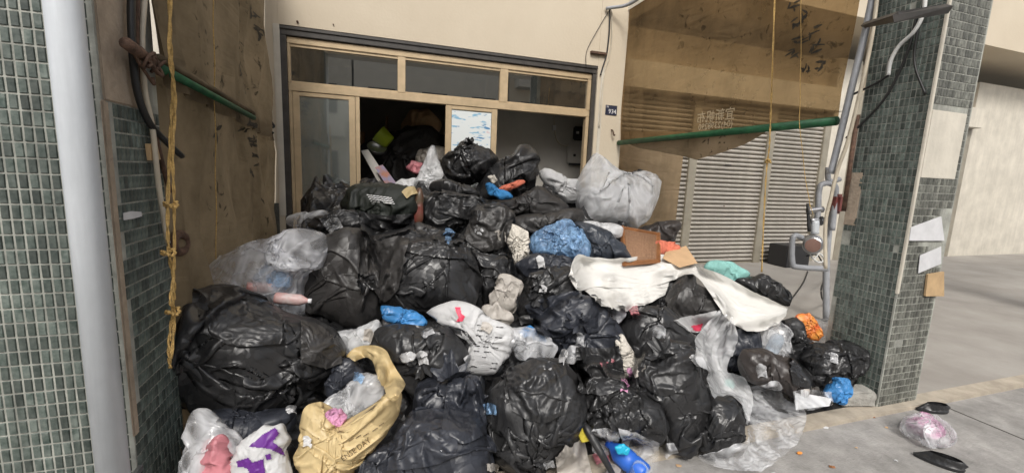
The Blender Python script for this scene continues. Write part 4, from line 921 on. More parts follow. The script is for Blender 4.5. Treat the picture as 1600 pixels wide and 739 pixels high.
    X *= (1-cl.reshape(-1)/X[:, 2])[:, None].astype(np.float32)
    W = X@MV+EYE; W[:, 2] = np.maximum(W[:, 2], .028+.006*r.rand(len(W))); c = W.mean(0)
    F = [(idx[j, i], idx[j, i+1], idx[j+1, i+1], idx[j+1, i]) for j in range(nv-1) for i in range(nu-1)]
    o = mesh_obj(name, W-c, F, m, None, True, loc=c)
    if thick: md = o.modifiers.new('thickness', 'SOLIDIFY'); md.thickness = thick
    sm = o.modifiers.new('smooth', 'SUBSURF'); sm.levels = 0; sm.render_levels = 1
    if parent: o.parent = parent; o.matrix_parent_inverse = Matrix.Translation(-parent.location)
    else: tag(o, label, cat, group)
    return o

# print and patches laid on a finished bag
def decal(o, name, uvs, m, step=3., lift=.004, parent_is=None):
    W = [o.matrix_world@v.co for v in o.data.vertices] if False else [Vector(o.location)+v.co for v in o.data.vertices]
    bv = BVHTree.FromPolygons([tuple(w) for w in W], [tuple(p.vertices) for p in o.data.polygons])
    P = np.array(uvs, float); u0, v0 = P.min(0); u1, v1 = P.max(0); bm = bmesh.new(); grid = {}
    nu, nv = max(2, int((u1-u0)/step)+1), max(2, int((v1-v0)/step)+1)
    def inside(x, y):
        c_ = False; n = len(P)
        for i in range(n):
            a, b = P[i], P[i-1]
            if (a[1] > y) != (b[1] > y) and x < (b[0]-a[0])*(y-a[1])/(b[1]-a[1]+1e-12)+a[0]: c_ = not c_
        return c_
    for j in range(nv+1):
        for i in range(nu+1):
            u, v = u0+(u1-u0)*i/nu, v0+(v1-v0)*j/nv; d = Vector(ray(u, v)); d.normalize()
            hit = bv.ray_cast(Vector(EYE), d)
            if hit[0] is None: continue
            n_ = hit[1] if hit[1].dot(d) < 0 else -hit[1]
            grid[i, j] = bm.verts.new(hit[0]+n_*lift*.5-d*lift)
    for j in range(nv):
        for i in range(nu):
            q = [grid.get(k) for k in ((i, j), (i+1, j), (i+1, j+1), (i, j+1))]
            if None in q: continue
            if not inside(u0+(u1-u0)*(i+.5)/nu, v0+(v1-v0)*(j+.5)/nv): continue
            if max((q[k].co-q[k-1].co).length for k in range(4)) > .12: continue
            bm.faces.new(q)
    for v in [v for v in bm.verts if not v.link_faces]: bm.verts.remove(v)
    if not bm.faces: bm.free(); return None
    me = bpy.data.meshes.new(name); bm.to_mesh(me); bm.free(); me.materials.append(m); me.polygons.foreach_set('use_smooth', np.ones(len(me.polygons), bool))
    p = link(bpy.data.objects.new(name, me)); p.parent = o; p.matrix_parent_inverse = Matrix.Translation(-Vector(o.location)); return p
def print_text(o, body, uv, size_px, ang, m, name='lettering'):
    W = [Vector(o.location)+v.co for v in o.data.vertices]
    bv = BVHTree.FromPolygons([tuple(w) for w in W], [tuple(p.vertices) for p in o.data.polygons])
    t = text_mesh(name, body, size_px, Matrix.Identity(4), m); bm = bmesh.new(); bm.from_mesh(t.data)
    bmesh.ops.triangulate(bm, faces=bm.faces[:]); bmesh.ops.subdivide_edges(bm, edges=[e for e in bm.edges if e.calc_length() > size_px*.2], cuts=1)
    ca, sa = math.cos(ang), math.sin(ang); bad = []
    for v in bm.verts:
        u, w = uv[0]+v.co.x*ca-v.co.y*-sa*-1*1, 0
        u = uv[0]+v.co.x*ca-v.co.y*sa; w = uv[1]-(v.co.x*sa+v.co.y*ca)
        d = Vector(ray(u, w)); d.normalize(); hit = bv.ray_cast(Vector(EYE), d)
        if hit[0] is None: bad.append(v)
        else: v.co = hit[0]-d*.006
    bmesh.ops.delete(bm, geom=bad, context='VERTS'); bm.to_mesh(t.data); bm.free()
    t.parent = o; t.matrix_parent_inverse = Matrix.Translation(-Vector(o.location)); return t

# ---------------------------------------------------------------- the buried mass of the heap
gx, gy = 130, 120; r_ = np.random.RandomState(4); XX, YY = np.meshgrid(np.linspace(-.86, 3.2, gx), np.linspace(1.85, 5.42, gy))
ZZ = np.minimum(HS*(YY-HY)-.27, 1.25)
ZZ = ZZ*np.clip((3.25-XX)/.7, 0, 1)**.5*np.clip(.35+(XX+.86)/.5, 0, 1)
P_ = np.stack([XX, YY, ZZ], -1).reshape(-1, 3)
lump_ = np.abs(waves(P_, r_, .55))*.07+np.abs(waves(P_, r_, .22))*.045+np.abs(waves(P_, r_, .1))*.018
P_[:, 2] = np.maximum(P_[:, 2]+(lump_-.05)*np.clip(P_[:, 2]/.2, 0, 1), .024)
P_[:, 0] += waves(P_, r_, .2)*.015; P_[:, 1] += waves(P_, r_, .2)*.015
md_ = mesh_obj('buried_rubbish', P_, [(j*gx+i, j*gx+i+1, (j+1)*gx+i+1, (j+1)*gx+i) for j in range(gy-1) for i in range(gx-1)], K['black_c'], None, True)
tag(md_, 'dark mass of buried rubbish under the bags', 'rubbish', kind='stuff')

B_ = {}
N_ = 'black_rubbish_bag'
# ---- back rows, against the doors
B_['slate'] = bag('slate_rubbish_bag', 'slate blue rubbish bag under the big milky bag', [(900, 345), (925, 350), (955, 362), (975, 380), (988, 405), (950, 410), (915, 404), (898, 380)], K['slate'], .05, ex=.12, fine=.03)
B_['milky'] = bag('milky_bag', 'big milky white plastic bag with tied ears at the heap top', [(902, 318), (903, 285), (914, 262), (924, 250), (931, 238), (941, 254), (958, 270), (985, 274), (1010, 270), (1032, 283), (1026, 310), (1012, 342), (992, 357), (955, 352), (920, 352), (905, 348)], K['milky'], -.02, tau=.8, ex=.13, knots=(((.30, -1, -.25), .7),), lump=.05, fine=.05, umax=1.12, shrink=1.03)
bag('milky_bag', 'grey creased milky bag squashed under the big milky bag', [(905, 344), (950, 350), (975, 353), (972, 372), (940, 365), (912, 360)], K['milky'], .0, ex=.2)
bag('stuffed_sack', 'grey stuffed contents inside the big milky bag', [(915, 320), (915, 300), (950, 288), (1000, 292), (1015, 305), (1005, 335), (960, 342), (925, 338)], mat('grey_contents', (.52, .53, .55), .7, var=.2, vscale=8), .02, tau=.6, lv=4, ex=.1, group=None, cat='contents')
bag('black_scrap', 'black scrap poking out behind the ears of the milky bag', [(982, 272), (1000, 264), (1012, 270), (1000, 276)], K['black'], .1, lv=4, cat='plastic scrap')
bag('white_bag', 'white plastic bag lying behind the top black bags by the doorway', [(847, 264), (857, 261), (868, 272), (885, 277), (910, 276), (912, 300), (905, 314), (885, 317), (868, 302), (852, 282)], K['white_bag'], .1, ex=.24, knots=(((.7, .7, -.2), .5),), lamk=.34)
B_['top'] = bag(N_, 'twisted black bag crowning the heap before the poster', [(687, 262), (688, 246), (699, 236), (714, 232), (718, 219), (728, 218), (746, 226), (766, 236), (778, 250), (773, 266), (756, 279), (735, 286), (712, 285), (695, 276)], K['black_c'], .0, tau=.85, ex=.34, knots=(((-.2, -.2, -1), .8),), bend=.12, lump=.2)
B_['open'] = bag(N_, 'gaping black bag with red and blue cloth spilling out', [(748, 290), (762, 268), (780, 252), (800, 242), (815, 229), (830, 232), (836, 250), (846, 264), (846, 282), (836, 293), (822, 304), (800, 312), (775, 312), (755, 304)], K['black'], .0, tau=.8, ex=.32, knots=(((.3, .3, -1), .7),), lump=.2)
bag('blue_cloth', 'blue cloth hanging out of the gaping black bag', [(754, 285), (764, 284), (780, 296), (799, 301), (798, 308), (780, 311), (762, 302)], K['blue_cloth'], -.30, lv=4, tau=.5, ex=.25, cat='cloth', group=None)
bag('red_cloth', 'salmon red cloth in the mouth of the gaping black bag', [(777, 293), (795, 288), (805, 283), (818, 279), (821, 284), (808, 292), (792, 299), (780, 298)], K['salmon'], -.31, lv=4, tau=.5, ex=.25, cat='cloth', group=None)
bag('grey_cloth', 'small grey cloth scrap above the blue cloth', [(762, 276), (772, 273), (778, 282), (770, 287)], K['tissue'], -.26, lv=4, tau=.4, cat='cloth', group=None)
bag(N_, 'flattened black bag rolled below the twisted crowning bag', [(670, 292), (680, 280), (702, 282), (740, 293), (772, 306), (766, 315), (730, 309), (692, 305)], K['black'], -.06, ex=.28, tau=.6)
B_['round'] = bag(N_, 'plump black bag with shiny pleats below the rolled bag', [(658, 335), (664, 310), (678, 300), (715, 302), (745, 304), (757, 316), (750, 336), (722, 354), (690, 364), (664, 360)], K['black'], -.02, ex=.2, knots=(((.7, .5, -.6), .6),))
bag(N_, 'smooth black bag slumped below the red and blue cloth', [(752, 312), (800, 314), (842, 284), (862, 300), (884, 322), (876, 336), (845, 340), (800, 338), (765, 326)], K['black_g'], .02, ex=.15, knots=(((-.3, .2, -1), .4),))
bag(N_, 'black bag leaning behind the blue film bag', [(785, 345), (820, 336), (870, 332), (905, 322), (908, 345), (870, 358), (835, 364), (800, 358)], K['black_g'], .0, ex=.22)
bag(N_, 'dull black bag wedged between pleated bag and cream tissue', [(700, 376), (722, 356), (748, 326), (780, 318), (802, 334), (796, 352), (794, 385), (785, 412), (760, 404), (735, 398), (712, 390)], K['black'], -.04, ex=.26, knots=(((.6, .6, -.4), .6),))
B_['stripe'] = bag('dark_jacket_bag', 'dark green black bundle with four white stripes by the door', [(540, 350), (543, 308), (556, 290), (585, 287), (612, 288), (645, 294), (655, 316), (648, 345), (618, 362), (575, 372)], K['dark_green'], .0, ex=.24, tau=.7)
for k in range(4): decal(B_['stripe'], 'white_stripe', [(573+k*2, 304+k*3.2), (612+k*1.5, 309+k*3.0), (612+k*1.5, 310.2+k*3.0), (573+k*2, 305.2+k*3.2)], K['print_white'], step=.7)
bag(N_, 'small black bag beside the dusty door leaf', [(485, 354), (498, 341), (522, 330), (552, 328), (566, 346), (552, 364), (518, 366)], K['black_c'], .0, ex=.3)
bag('clear_bag', 'crumpled clear plastic at the foot of the dusty door', [(440, 352), (446, 340), (470, 334), (505, 328), (515, 334), (498, 346), (480, 356)], K['clear_w'], .25, ex=.25)
bag('white_scrap', 'white plastic scrap peeping over the small black bag', [(538, 336), (552, 331), (560, 337), (546, 341)], K['white_bag'], -.1, lv=4, tau=.4, cat='plastic scrap')
bag('green_packet', 'upright green and red foil packet among the black bags', [(644, 345), (646, 310), (652, 292), (660, 288), (661, 320), (662, 346), (654, 352)], mat('green_foil', (.03, .10, .05), .35, col2=(.22, .03, .03), vscale=3.5), -.16, lv=4, tau=.3, ex=.1, cat='packet', group=None)
bag(N_, 'black bag folded over beside the green and red packet', [(640, 362), (650, 345), (668, 352), (690, 364), (700, 376), (680, 380), (655, 374)], K['black_g'], -.08, ex=.3)
bag('blue_scrap', 'pale blue plastic scrap above the large central bag', [(686, 366), (700, 360), (712, 362), (706, 370), (692, 373)], K['blue_mesh'], -.22, lv=4, tau=.3, cat='plastic scrap')
# ---- middle rows
B_['tall'] = bag(N_, 'tall creased black bag beside the clear bag of bottles', [(486, 372), (512, 362), (545, 352), (572, 357), (577, 392), (590, 425), (594, 498), (576, 520), (545, 516), (520, 502), (492, 482), (476, 448), (482, 420)], K['black_g'], -.04, tau=.6, ex=.26, knots=(((.9, 0, -.6), .7),), lump=.2)
tuft(B_['tall'], (.75, -.05, -.7), K['black_c'], .06, 3)
bag(N_, 'dark black bag sunk left of the large central bag', [(576, 388), (600, 370), (640, 356), (668, 366), (664, 385), (625, 392), (612, 420), (604, 460), (596, 478), (582, 450)], K['black_g'], .06, ex=.22)
B_['centre'] = bag(N_, 'large shiny black bag in the middle with creases fanning out', [(592, 470), (606, 448), (610, 420), (617, 398), (628, 378), (660, 374), (700, 372), (728, 378), (744, 402), (756, 432), (758, 466), (750, 488), (710, 486), (660, 486), (625, 480), (606, 474)], K['black'], -.14, tau=.7, ex=.18, knots=(((-1, .25, -.35), .7), ((.4, -1, -.4), .4)), lump=.17, fine=.06)
bag(N_, 'crumpled black bag right of the large central bag', [(724, 374), (748, 394), (775, 400), (792, 398), (797, 420), (778, 442), (766, 470), (754, 488), (755, 440), (742, 404)], K['black_c'], -.04, ex=.36)
bag('tissue_bundle', 'crumpled cream tissue bundle next to the blue film bag', [(789, 362), (800, 351), (814, 357), (826, 362), (826, 392), (820, 401), (818, 411), (803, 417), (804, 400), (797, 388), (787, 376)], K['tissue'], -.16, tau=.45, ex=.28, cat='tissue', group=None, lv=5)
B_['bluefilm'] = bag('blue_film_bag', 'pale blue crinkled film bag in front of the slate bag', [(828, 368), (852, 352), (880, 339), (893, 343), (906, 362), (927, 386), (922, 404), (900, 407), (886, 402), (862, 395), (838, 397), (828, 390)], K['blue_mesh'], -.10, ex=.28, tau=.6, bend=.1)
bag(N_, 'thin flattened black bag just under the blue film bag', [(806, 414), (828, 398), (855, 395), (888, 404), (895, 424), (860, 432), (830, 432)], K['black_b'], -.1, ex=.28, tau=.5)
B_['knotted'] = bag(N_, 'knotted black bag left of the white sheet end', [(803, 470), (815, 444), (830, 426), (862, 418), (893, 420), (903, 446), (908, 458), (880, 474), (850, 494), (830, 503), (806, 494)], K['black_c'], -.14, ex=.3, knots=(((-.25, -.1, -1), .9),), bend=.11)
bag('cream_bag', 'cream white plastic bag under the crumpled black bag', [(768, 460), (784, 424), (800, 427), (818, 438), (812, 456), (804, 466), (806, 481), (790, 490), (764, 478)], K['cream_bag'], -.12, ex=.32, tau=.5, lamk=.32, lv=5)
bag('cream_bag', 'greyish cream bag just above the printed white bag', [(752, 478), (778, 474), (795, 488), (806, 504), (785, 512), (757, 496)], K['cream_bag'], -.16, ex=.22)
bag('pale_grey_bag', 'pale grey bag under the tall creased black bag', [(515, 522), (555, 512), (594, 502), (596, 530), (574, 546), (540, 552), (520, 545)], K['milky'], -.0, ex=.2)
B_['blue'] = bag('blue_bag', 'bright blue plastic bag below the large central bag', [(594, 476), (618, 480), (652, 488), (668, 503), (658, 517), (632, 510), (600, 498)], K['blue'], -.20, ex=.32, tau=.45, lamk=.3, lv=5)
B_['rugged'] = bag(N_, 'rumpled black bag between the blue bag and yellow bag', [(583, 542), (602, 506), (640, 510), (670, 506), (702, 512), (726, 534), (738, 553), (722, 572), (690, 592), (660, 612), (640, 607), (614, 578), (590, 564)], K['black'], -.14, ex=.3, knots=(((.2, 0, -1), .7),), lump=.2)
bag('clear_scrap', 'scrap of clear film on the rumpled black bag', [(622, 556), (640, 548), (652, 553), (645, 564), (630, 566)], K['clear_w'], -.36, lv=4, tau=.3, cat='plastic scrap')
B_['print'] = bag('printed_white_bag', 'white shopping bag with red mark and rows of small print', [(658, 492), (684, 480), (715, 477), (742, 482), (768, 498), (800, 512), (804, 568), (778, 592), (750, 590), (706, 585), (738, 560), (734, 530), (714, 512), (682, 504)], K['white_bag'], -.22, ex=.24, tau=.28, lump=.25, fine=.05, lamk=.34)
decal(B_['print'], 'red_mark', [(711, 480), (719, 480), (721, 490), (727, 494), (722, 502), (712, 503), (717, 496), (713, 488)], K['print_red'], step=1.)
rr_ = random.Random(5)
for j in range(9):
    for seg in range(3):
        u = 745+seg*16+rr_.uniform(-2, 2)-j*1.2; v = 507+j*8+seg*1.5
        if rr_.random() < .75: decal(B_['print'], 'print_line', [(u, v), (u+rr_.uniform(6, 12), v+1), (u+rr_.uniform(6, 12), v+2.0), (u, v+1.1)], K['print_black'], step=.9)
bag('clear_bag', 'clear plastic bag with blue contents beside the printed bag', [(788, 510), (820, 503), (846, 515), (864, 537), (858, 562), (840, 570), (808, 560), (798, 535)], K['clear_w'], -.24, ex=.22, tau=.55)
bag('blue_contents', 'blue plastic stuffed inside the clear bag beside the printed bag', [(806, 514), (828, 508), (848, 520), (856, 534), (836, 530), (815, 526)], K['blue'], -.24, lv=4, tau=.5, cat='plastic scrap', group=None)
B_['mid'] = bag(N_, 'black bag with pinched folds under the white sheet', [(832, 498), (870, 474), (908, 458), (926, 464), (948, 490), (968, 522), (968, 562), (946, 577), (914, 572), (880, 548), (858, 532)], K['black_b'], -.14, ex=.32, knots=(((-.3, -.5, -.8), .6),), lump=.2)
bag('clear_cup_bag', 'small wad of clear film on the pinched black bag', [(880, 548), (892, 540), (906, 544), (908, 560), (895, 567), (884, 562)], K['clear_w'], -.34, lv=4, tau=.6, cat='plastic scrap')
B_['fork'] = bag(N_, 'black bag with smooth lobes below the white sheet', [(966, 520), (984, 491), (1010, 474), (1036, 474), (1062, 500), (1088, 526), (1082, 548), (1046, 540), (1020, 560), (998, 562), (972, 545)], K['black'], -.16, ex=.2, knots=(((0, -.9, -.3), .4),), lump=.22)
bag(N_, 'black bag peeping out under the arch of the white sheet', [(1016, 474), (1056, 442), (1078, 426), (1096, 440), (1132, 474), (1122, 490), (1080, 496), (1046, 496)], K['black_g'], -.06, ex=.2)
bag('clear_bag', 'narrow clear bag hanging below the white sheet end', [(940, 478), (970, 466), (977, 490), (964, 518), (950, 508)], K['clear'], -.26, ex=.2, tau=.5, lv=4)
bag('paper_wad', 'wad of cream and pink paper between two black bags', [(960, 520), (972, 515), (985, 545), (1003, 560), (1005, 580), (985, 592), (968, 590), (962, 560)], K['tissue'], -.12, ex=.32, tau=.5, cat='paper', group=None, bend=.08)
bag('paper_wad', 'little pink paper scrap beside the cream paper wad', [(978, 575), (990, 572), (996, 588), (984, 594)], K['pink'], -.2, lv=4, tau=.5, cat='paper', group=None)
B_['egg'] = bag('food_wrapper', 'white wrapper with yellow spot on the black bags', [(912, 572), (926, 565), (938, 566), (946, 580), (936, 589), (924, 586)], K['white_bag'], -.34, lv=4, tau=.5, cat='wrapper', group=None)
decal(B_['egg'], 'yellow_spot', [(928, 573), (938, 571), (944, 580), (936, 587), (927, 584)], K['yellow_p'], step=1.2)
# ---- left rows
B_['left'] = bag(N_, 'huge bulging black bag against the dark pillar', [(283, 520), (291, 482), (316, 446), (340, 448), (380, 468), (430, 488), (482, 496), (522, 520), (538, 556), (530, 577), (495, 602), (450, 637), (400, 648), (345, 638), (304, 602), (288, 566)], K['black'], -.06, tau=.85, ex=.2, knots=(((-.4, -.1, -.9), .5), ((1, .3, -.3), .4)), lump=.16, bend=.16, fine=.07)
B_['clear'] = bag('clear_bag', 'large clear bag of bottles on the huge black bag', [(316, 432), (340, 405), (388, 376), (436, 362), (458, 350), (476, 353), (508, 364), (512, 396), (505, 421), (480, 412), (473, 452), (467, 497), (430, 484), (390, 470), (350, 452)], K['clear'], -.16, tau=.55, ex=.16, knots=(((.8, -.6, -.2), .5),), lump=.08, lamk=.5, umax=1.12, fine=.05)
bag('blue_contents', 'blue cloth inside the large clear bag', [(398, 432), (425, 405), (452, 412), (462, 440), (440, 455), (412, 455)], K['blue_mesh'], -.15, lv=4, tau=.5, cat='cloth', group=None)
bag(N_, 'flattened black bag squashed under the huge black bag', [(318, 640), (352, 636), (400, 648), (450, 638), (452, 660), (425, 690), (370, 700), (330, 680)], K['black_b'], .0, ex=.3, tau=.7)
B_['pinkb'] = bag('clear_bag', 'clear bag with rose red contents at the pillar foot', [(294, 660), (300, 632), (315, 630), (330, 650), (350, 668), (366, 690), (366, 745), (330, 760), (296, 750)], K['clear_w'], -.14, ex=.25, tau=.6)
bag('rose_contents', 'rose red plastic inside the clear bag at the pillar foot', [(315, 690), (340, 682), (358, 695), (362, 740), (335, 752), (318, 735)], K['rose'], -.16, lv=4, tau=.6, cat='plastic scrap', group=None)
B_['purple'] = bag('purple_white_bag', 'white shopping bag with purple print at the heap foot', [(362, 715), (376, 690), (410, 666), (436, 660), (446, 682), (442, 704), (455, 745), (420, 765), (368, 760)], K['white_bag'], -.18, ex=.2, tau=.55, lump=.1)
decal(B_['purple'], 'purple_panel', [(390, 697), (408, 680), (430, 668), (436, 676), (426, 690), (440, 700), (445, 712), (420, 700)], K['print_purple'], step=1.5)
decal(B_['purple'], 'purple_panel', [(370, 720), (388, 714), (394, 722), (412, 716), (414, 739), (392, 742), (386, 730), (372, 728)], K['print_purple'], step=1.5)
decal(B_['purple'], 'purple_emblem', [(414, 710), (422, 708), (424, 716), (416, 718)], K['print_purple'], step=1.2)
bag('black_film', 'black film scraps between purple bag and yellow bag', [(440, 690), (456, 690), (465, 720), (470, 760), (450, 765), (444, 730)], K['black_c'], -.06, ex=.3)
B_['yellow'] = bag('yellow_bag', 'open yellow shopping bag with clear and pink litter inside', [(448, 672), (455, 642), (468, 626), (488, 620), (512, 644), (528, 664), (560, 652), (604, 624), (624, 596), (637, 612), (628, 648), (594, 690), (556, 735), (520, 765), (478, 750), (456, 708)], K['yellow'], -.24, tau=.45, ex=.24, lump=.16, knots=(((.1, .5, -.8), .5),), fine=.05, lamk=.32)
print_text(B_['yellow'], 'ENSE DAY', (556, 702), 12, math.radians(36), K['print_brown'])
print_text(B_['yellow'], '宜新', (545, 684), 10, math.radians(36), K['print_black']) if False else None
for u, v in ((545, 688), (556, 683), (568, 680), (582, 672), (592, 664)):
    decal(B_['yellow'], 'print_line', [(u, v), (u+8, v-5), (u+8, v-3.6), (u, v+1.4)], K['print_brown'], step=.9)
bag('clear_bag', 'wad of clear film stuffed in the yellow bag mouth', [(500, 632), (520, 618), (548, 598), (572, 582), (596, 590), (600, 618), (566, 642), (530, 656), (508, 648)], K['clear_w'], -.20, ex=.3, tau=.6)
bag('pink_tuft', 'pink plastic tuft inside the yellow bag', [(499, 648), (510, 640), (530, 641), (540, 654), (530, 668), (514, 678), (504, 664)], K['pink'], -.30, lv=4, tau=.7, ex=.35, cat='plastic scrap', group=None, bend=.08)
bag(N_, 'small black bag in the hollow behind the yellow bag', [(505, 600), (530, 562), (556, 560), (566, 580), (548, 600), (525, 622), (508, 622)], K['black_b'], -.06, ex=.3)
# ---- front row
B_['f1'] = bag(N_, 'black bag with pulled up neck before the printed bag', [(636, 655), (652, 606), (690, 592), (715, 588), (752, 588), (760, 618), (764, 662), (730, 672), (690, 668), (655, 668)], K['black_b'], -.12, ex=.22, tau=.8, knots=(((.1, -1, -.2), .9),))
B_['f2'] = bag(N_, 'wide blue black bag sprawling in the front row', [(590, 770), (600, 700), (622, 665), (650, 648), (700, 652), (745, 662), (768, 694), (778, 740), (760, 780), (680, 800), (620, 800)], K['black_b'], -.14, ex=.30, tau=.8, knots=(((-.4, -.8, -.5), .6),), lump=.2)
bag(N_, 'small blue black bag between yellow bag and front row', [(552, 760), (572, 712), (592, 690), (612, 694), (622, 730), (610, 775), (570, 790)], K['black_b'], -.12, ex=.3)
B_['f3'] = bag(N_, 'round black bag with spiral folds in the front row', [(757, 650), (758, 605), (786, 586), (806, 570), (842, 561), (882, 564), (907, 592), (911, 642), (896, 692), (862, 718), (802, 724), (768, 704)], K['black'], -.16, ex=.32, tau=.85, knots=(((.15, .1, -1), .8),), lump=.16, bend=.13)
B_['f4'] = bag(N_, 'badly crumpled black bag right of the spiral bag', [(902, 648), (906, 610), (920, 590), (960, 588), (1000, 600), (1030, 624), (1048, 668), (1036, 697), (1008, 698), (980, 678), (950, 672), (915, 658)], K['black_c'], -.16, ex=.38, tau=.65, bend=.1, lump=.2)
B_['f5'] = bag(N_, 'big upright black bag with fine pleats near the kerb', [(990, 600), (1006, 562), (1042, 536), (1082, 546), (1097, 582), (1112, 620), (1110, 662), (1096, 702), (1062, 709), (1038, 692), (1024, 652), (1005, 630)], K['black'], -.18, ex=.24, tau=.75, knots=(((-.4, -.9, -.3), .8),), lump=.18)
B_['f6'] = bag(N_, 'plump black bag resting on the kerb with the clear film', [(1086, 702), (1098, 660), (1108, 616), (1150, 614), (1163, 648), (1158, 682), (1132, 704), (1102, 709)], K['black_c'], -.14, ex=.24, tau=.8, knots=(((-.6, -.2, -.8), .5),))
# ---- right rows
bag(N_, 'small dark bag under the hanging milky film strip', [(1130, 545), (1145, 515), (1180, 512), (1188, 540), (1178, 572), (1150, 580), (1136, 570)], K['black_b'], .06, ex=.3)
B_['brown'] = bag('brown_black_bag', 'brownish black bag on the clear film by the kerb', [(1155, 566), (1163, 546), (1196, 544), (1240, 558), (1259, 590), (1252, 616), (1243, 634), (1226, 606), (1192, 602), (1165, 590)], K['brown'], -.06, ex=.2, tau=.7, knots=(((.5, .8, -.2), .5),))
bag(N_, 'glossy black bag leaning on the tiled pillar', [(1256, 562), (1274, 541), (1310, 534), (1340, 540), (1353, 568), (1342, 586), (1316, 602), (1282, 614), (1262, 610), (1264, 586)], K['black_c'], -.0, ex=.34, tau=.7, bend=.12)
bag(N_, 'small crumpled black bag beside the orange wrapper', [(1220, 500), (1244, 496), (1252, 518), (1272, 534), (1270, 556), (1246, 565), (1226, 550), (1228, 525)], K['black_c'], .02, ex=.34)
bag('orange_wrapper', 'orange and red plastic wrapper by the tiled pillar', [(1241, 494), (1261, 489), (1279, 497), (1285, 520), (1281, 538), (1262, 530), (1250, 514)], mat('orange_wrap', (.72, .33, .07), .4, col2=(.66, .10, .03), vscale=16, bump=.5, bscale=60), -.05, ex=.45, tau=.35, lv=5, cat='wrapper', group=None, bend=.08)
bag('clear_bag', 'crinkled clear bag against the tiled pillar foot', [(1278, 502), (1300, 500), (1322, 514), (1340, 536), (1312, 542), (1286, 540)], K['clear_w'], .06, ex=.3)
bag('clear_bag', 'clear bag with a white capped bottle below the sheet end', [(1180, 532), (1190, 509), (1214, 501), (1234, 514), (1230, 550), (1206, 555), (1186, 548)], K['clear_w'], -.02, ex=.2, tau=.7)
B_['bb'] = bag('blue_bag', 'small bright blue bag beside the concrete block', [(1288, 612), (1308, 590), (1328, 591), (1330, 606), (1316, 627), (1296, 630)], K['blue'], -.10, ex=.28, lv=5, group=None, lamk=.3)
bag(N_, 'black bag under the teal cloth at the heap edge', [(1143, 434), (1190, 426), (1216, 440), (1232, 464), (1234, 480), (1200, 474), (1166, 454)], K['black_c'], .08, ex=.26)
bag('teal_cloth', 'pale teal cloth behind the white sheet', [(1100, 416), (1120, 407), (1150, 412), (1188, 428), (1152, 438), (1122, 436)], K['teal'], .02, ex=.2, tau=.5, cat='cloth', group=None)
bag('salmon_cloth', 'salmon orange cloth beside the wooden cane panel', [(1022, 382), (1030, 374), (1048, 378), (1068, 382), (1066, 396), (1040, 402), (1024, 398)], K['salmon'], .16, ex=.25, tau=.6, cat='cloth', group=None)
bag('dark_sack', 'dull dark sack behind the wooden cane panel', [(1000, 360), (1030, 348), (1056, 344), (1060, 376), (1030, 380), (1005, 378)], K['brown'], .35, ex=.26)

for k_, dr, mm, sz in (('top', (.1, -.9, -.4), 'black_c', .07), ('knotted', (-.25, -.1, -1), 'black_c', .07), ('f1', (.1, -1, -.3), 'black_b', .09), ('rugged', (.2, 0, -1), 'black', .06), ('f5', (-.35, -.9, -.35), 'black', .08), ('mid', (-.3, -.5, -.8), 'black_b', .06)):
    tuft(B_[k_], dr, K[mm], sz, len(k_)+int(sz*1000))
# ---------------------------------------------------------------- loose sheets and film
WS_ = sheet('white_sheet', 'long white cotton sheet draped over the black bags', [(888, 428), (901, 399), (930, 402), (965, 403), (1000, 400), (1040, 398), (1085, 412), (1130, 430), (1180, 456), (1231, 480)], [(892, 438), (906, 452), (932, 448), (965, 449), (1000, 449), (1040, 441), (1082, 428), (1112, 462), (1140, 500), (1170, 515), (1200, 511), (1229, 492)], K['sheet'], 'sheet', nu=150, nv=44, ex=(.04, .15), off=.05, lam=.2, amp=.03, bend=.25)
sheet('lower_fold', None, [(908, 448), (935, 444), (970, 444), (1010, 443), (1048, 434)], [(934, 470), (948, 474), (968, 479), (1004, 476), (1040, 460)], K['sheet'], None, nu=70, nv=20, ex=(.05, .3), off=.02, lam=.08, amp=.02, bend=.12, parent=WS_)
sheet('milky_film', 'strip of milky film hanging from the white sheet', [(1128, 482), (1098, 512), (1074, 545), (1098, 572), (1108, 610), (1140, 616), (1154, 622), (1160, 650)], [(1146, 496), (1150, 522), (1144, 548), (1136, 578), (1150, 584), (1164, 590), (1176, 620), (1173, 655)], K['milky'], 'plastic film', nu=60, nv=24, ex=(.06, .3), off=.04, lam=.06, amp=.02, bend=.08)
fw = sheet('white_red_bag', 'flat white bag with red patch under the sheet arch', [(1052, 498), (1080, 493), (1122, 485)], [(1068, 510), (1086, 519), (1104, 514)], K['white_bag'], 'plastic bag', nu=36, nv=14, ex=(.06, .1), off=.03, lam=.06)
decal(fw, 'red_patch', [(1080, 509), (1098, 505), (1094, 517), (1082, 516)], K['print_red'], step=1.5)
sheet('ground_film', 'wide hazy clear film spread over the kerb and street', [(1164, 606), (1190, 600), (1216, 596), (1226, 622), (1256, 640), (1256, 668), (1238, 700), (1192, 736)], [(1160, 640), (1166, 655), (1164, 672), (1150, 695), (1120, 706), (1092, 712), (1105, 724), (1140, 734)], K['clear_w'], 'plastic film', nu=80, nv=44, ex=(.1, .14), off=.035, lam=.09, amp=.03, bend=.1)
sheet('flat_film', 'flat clear wrapping by the blue bag on the kerb', [(1240, 612), (1262, 608), (1300, 612)], [(1244, 640), (1270, 640), (1302, 632)], K['clear_w'], 'plastic film', nu=36, nv=20, ex=(.1, .12), off=.02, lam=.06, amp=.012)
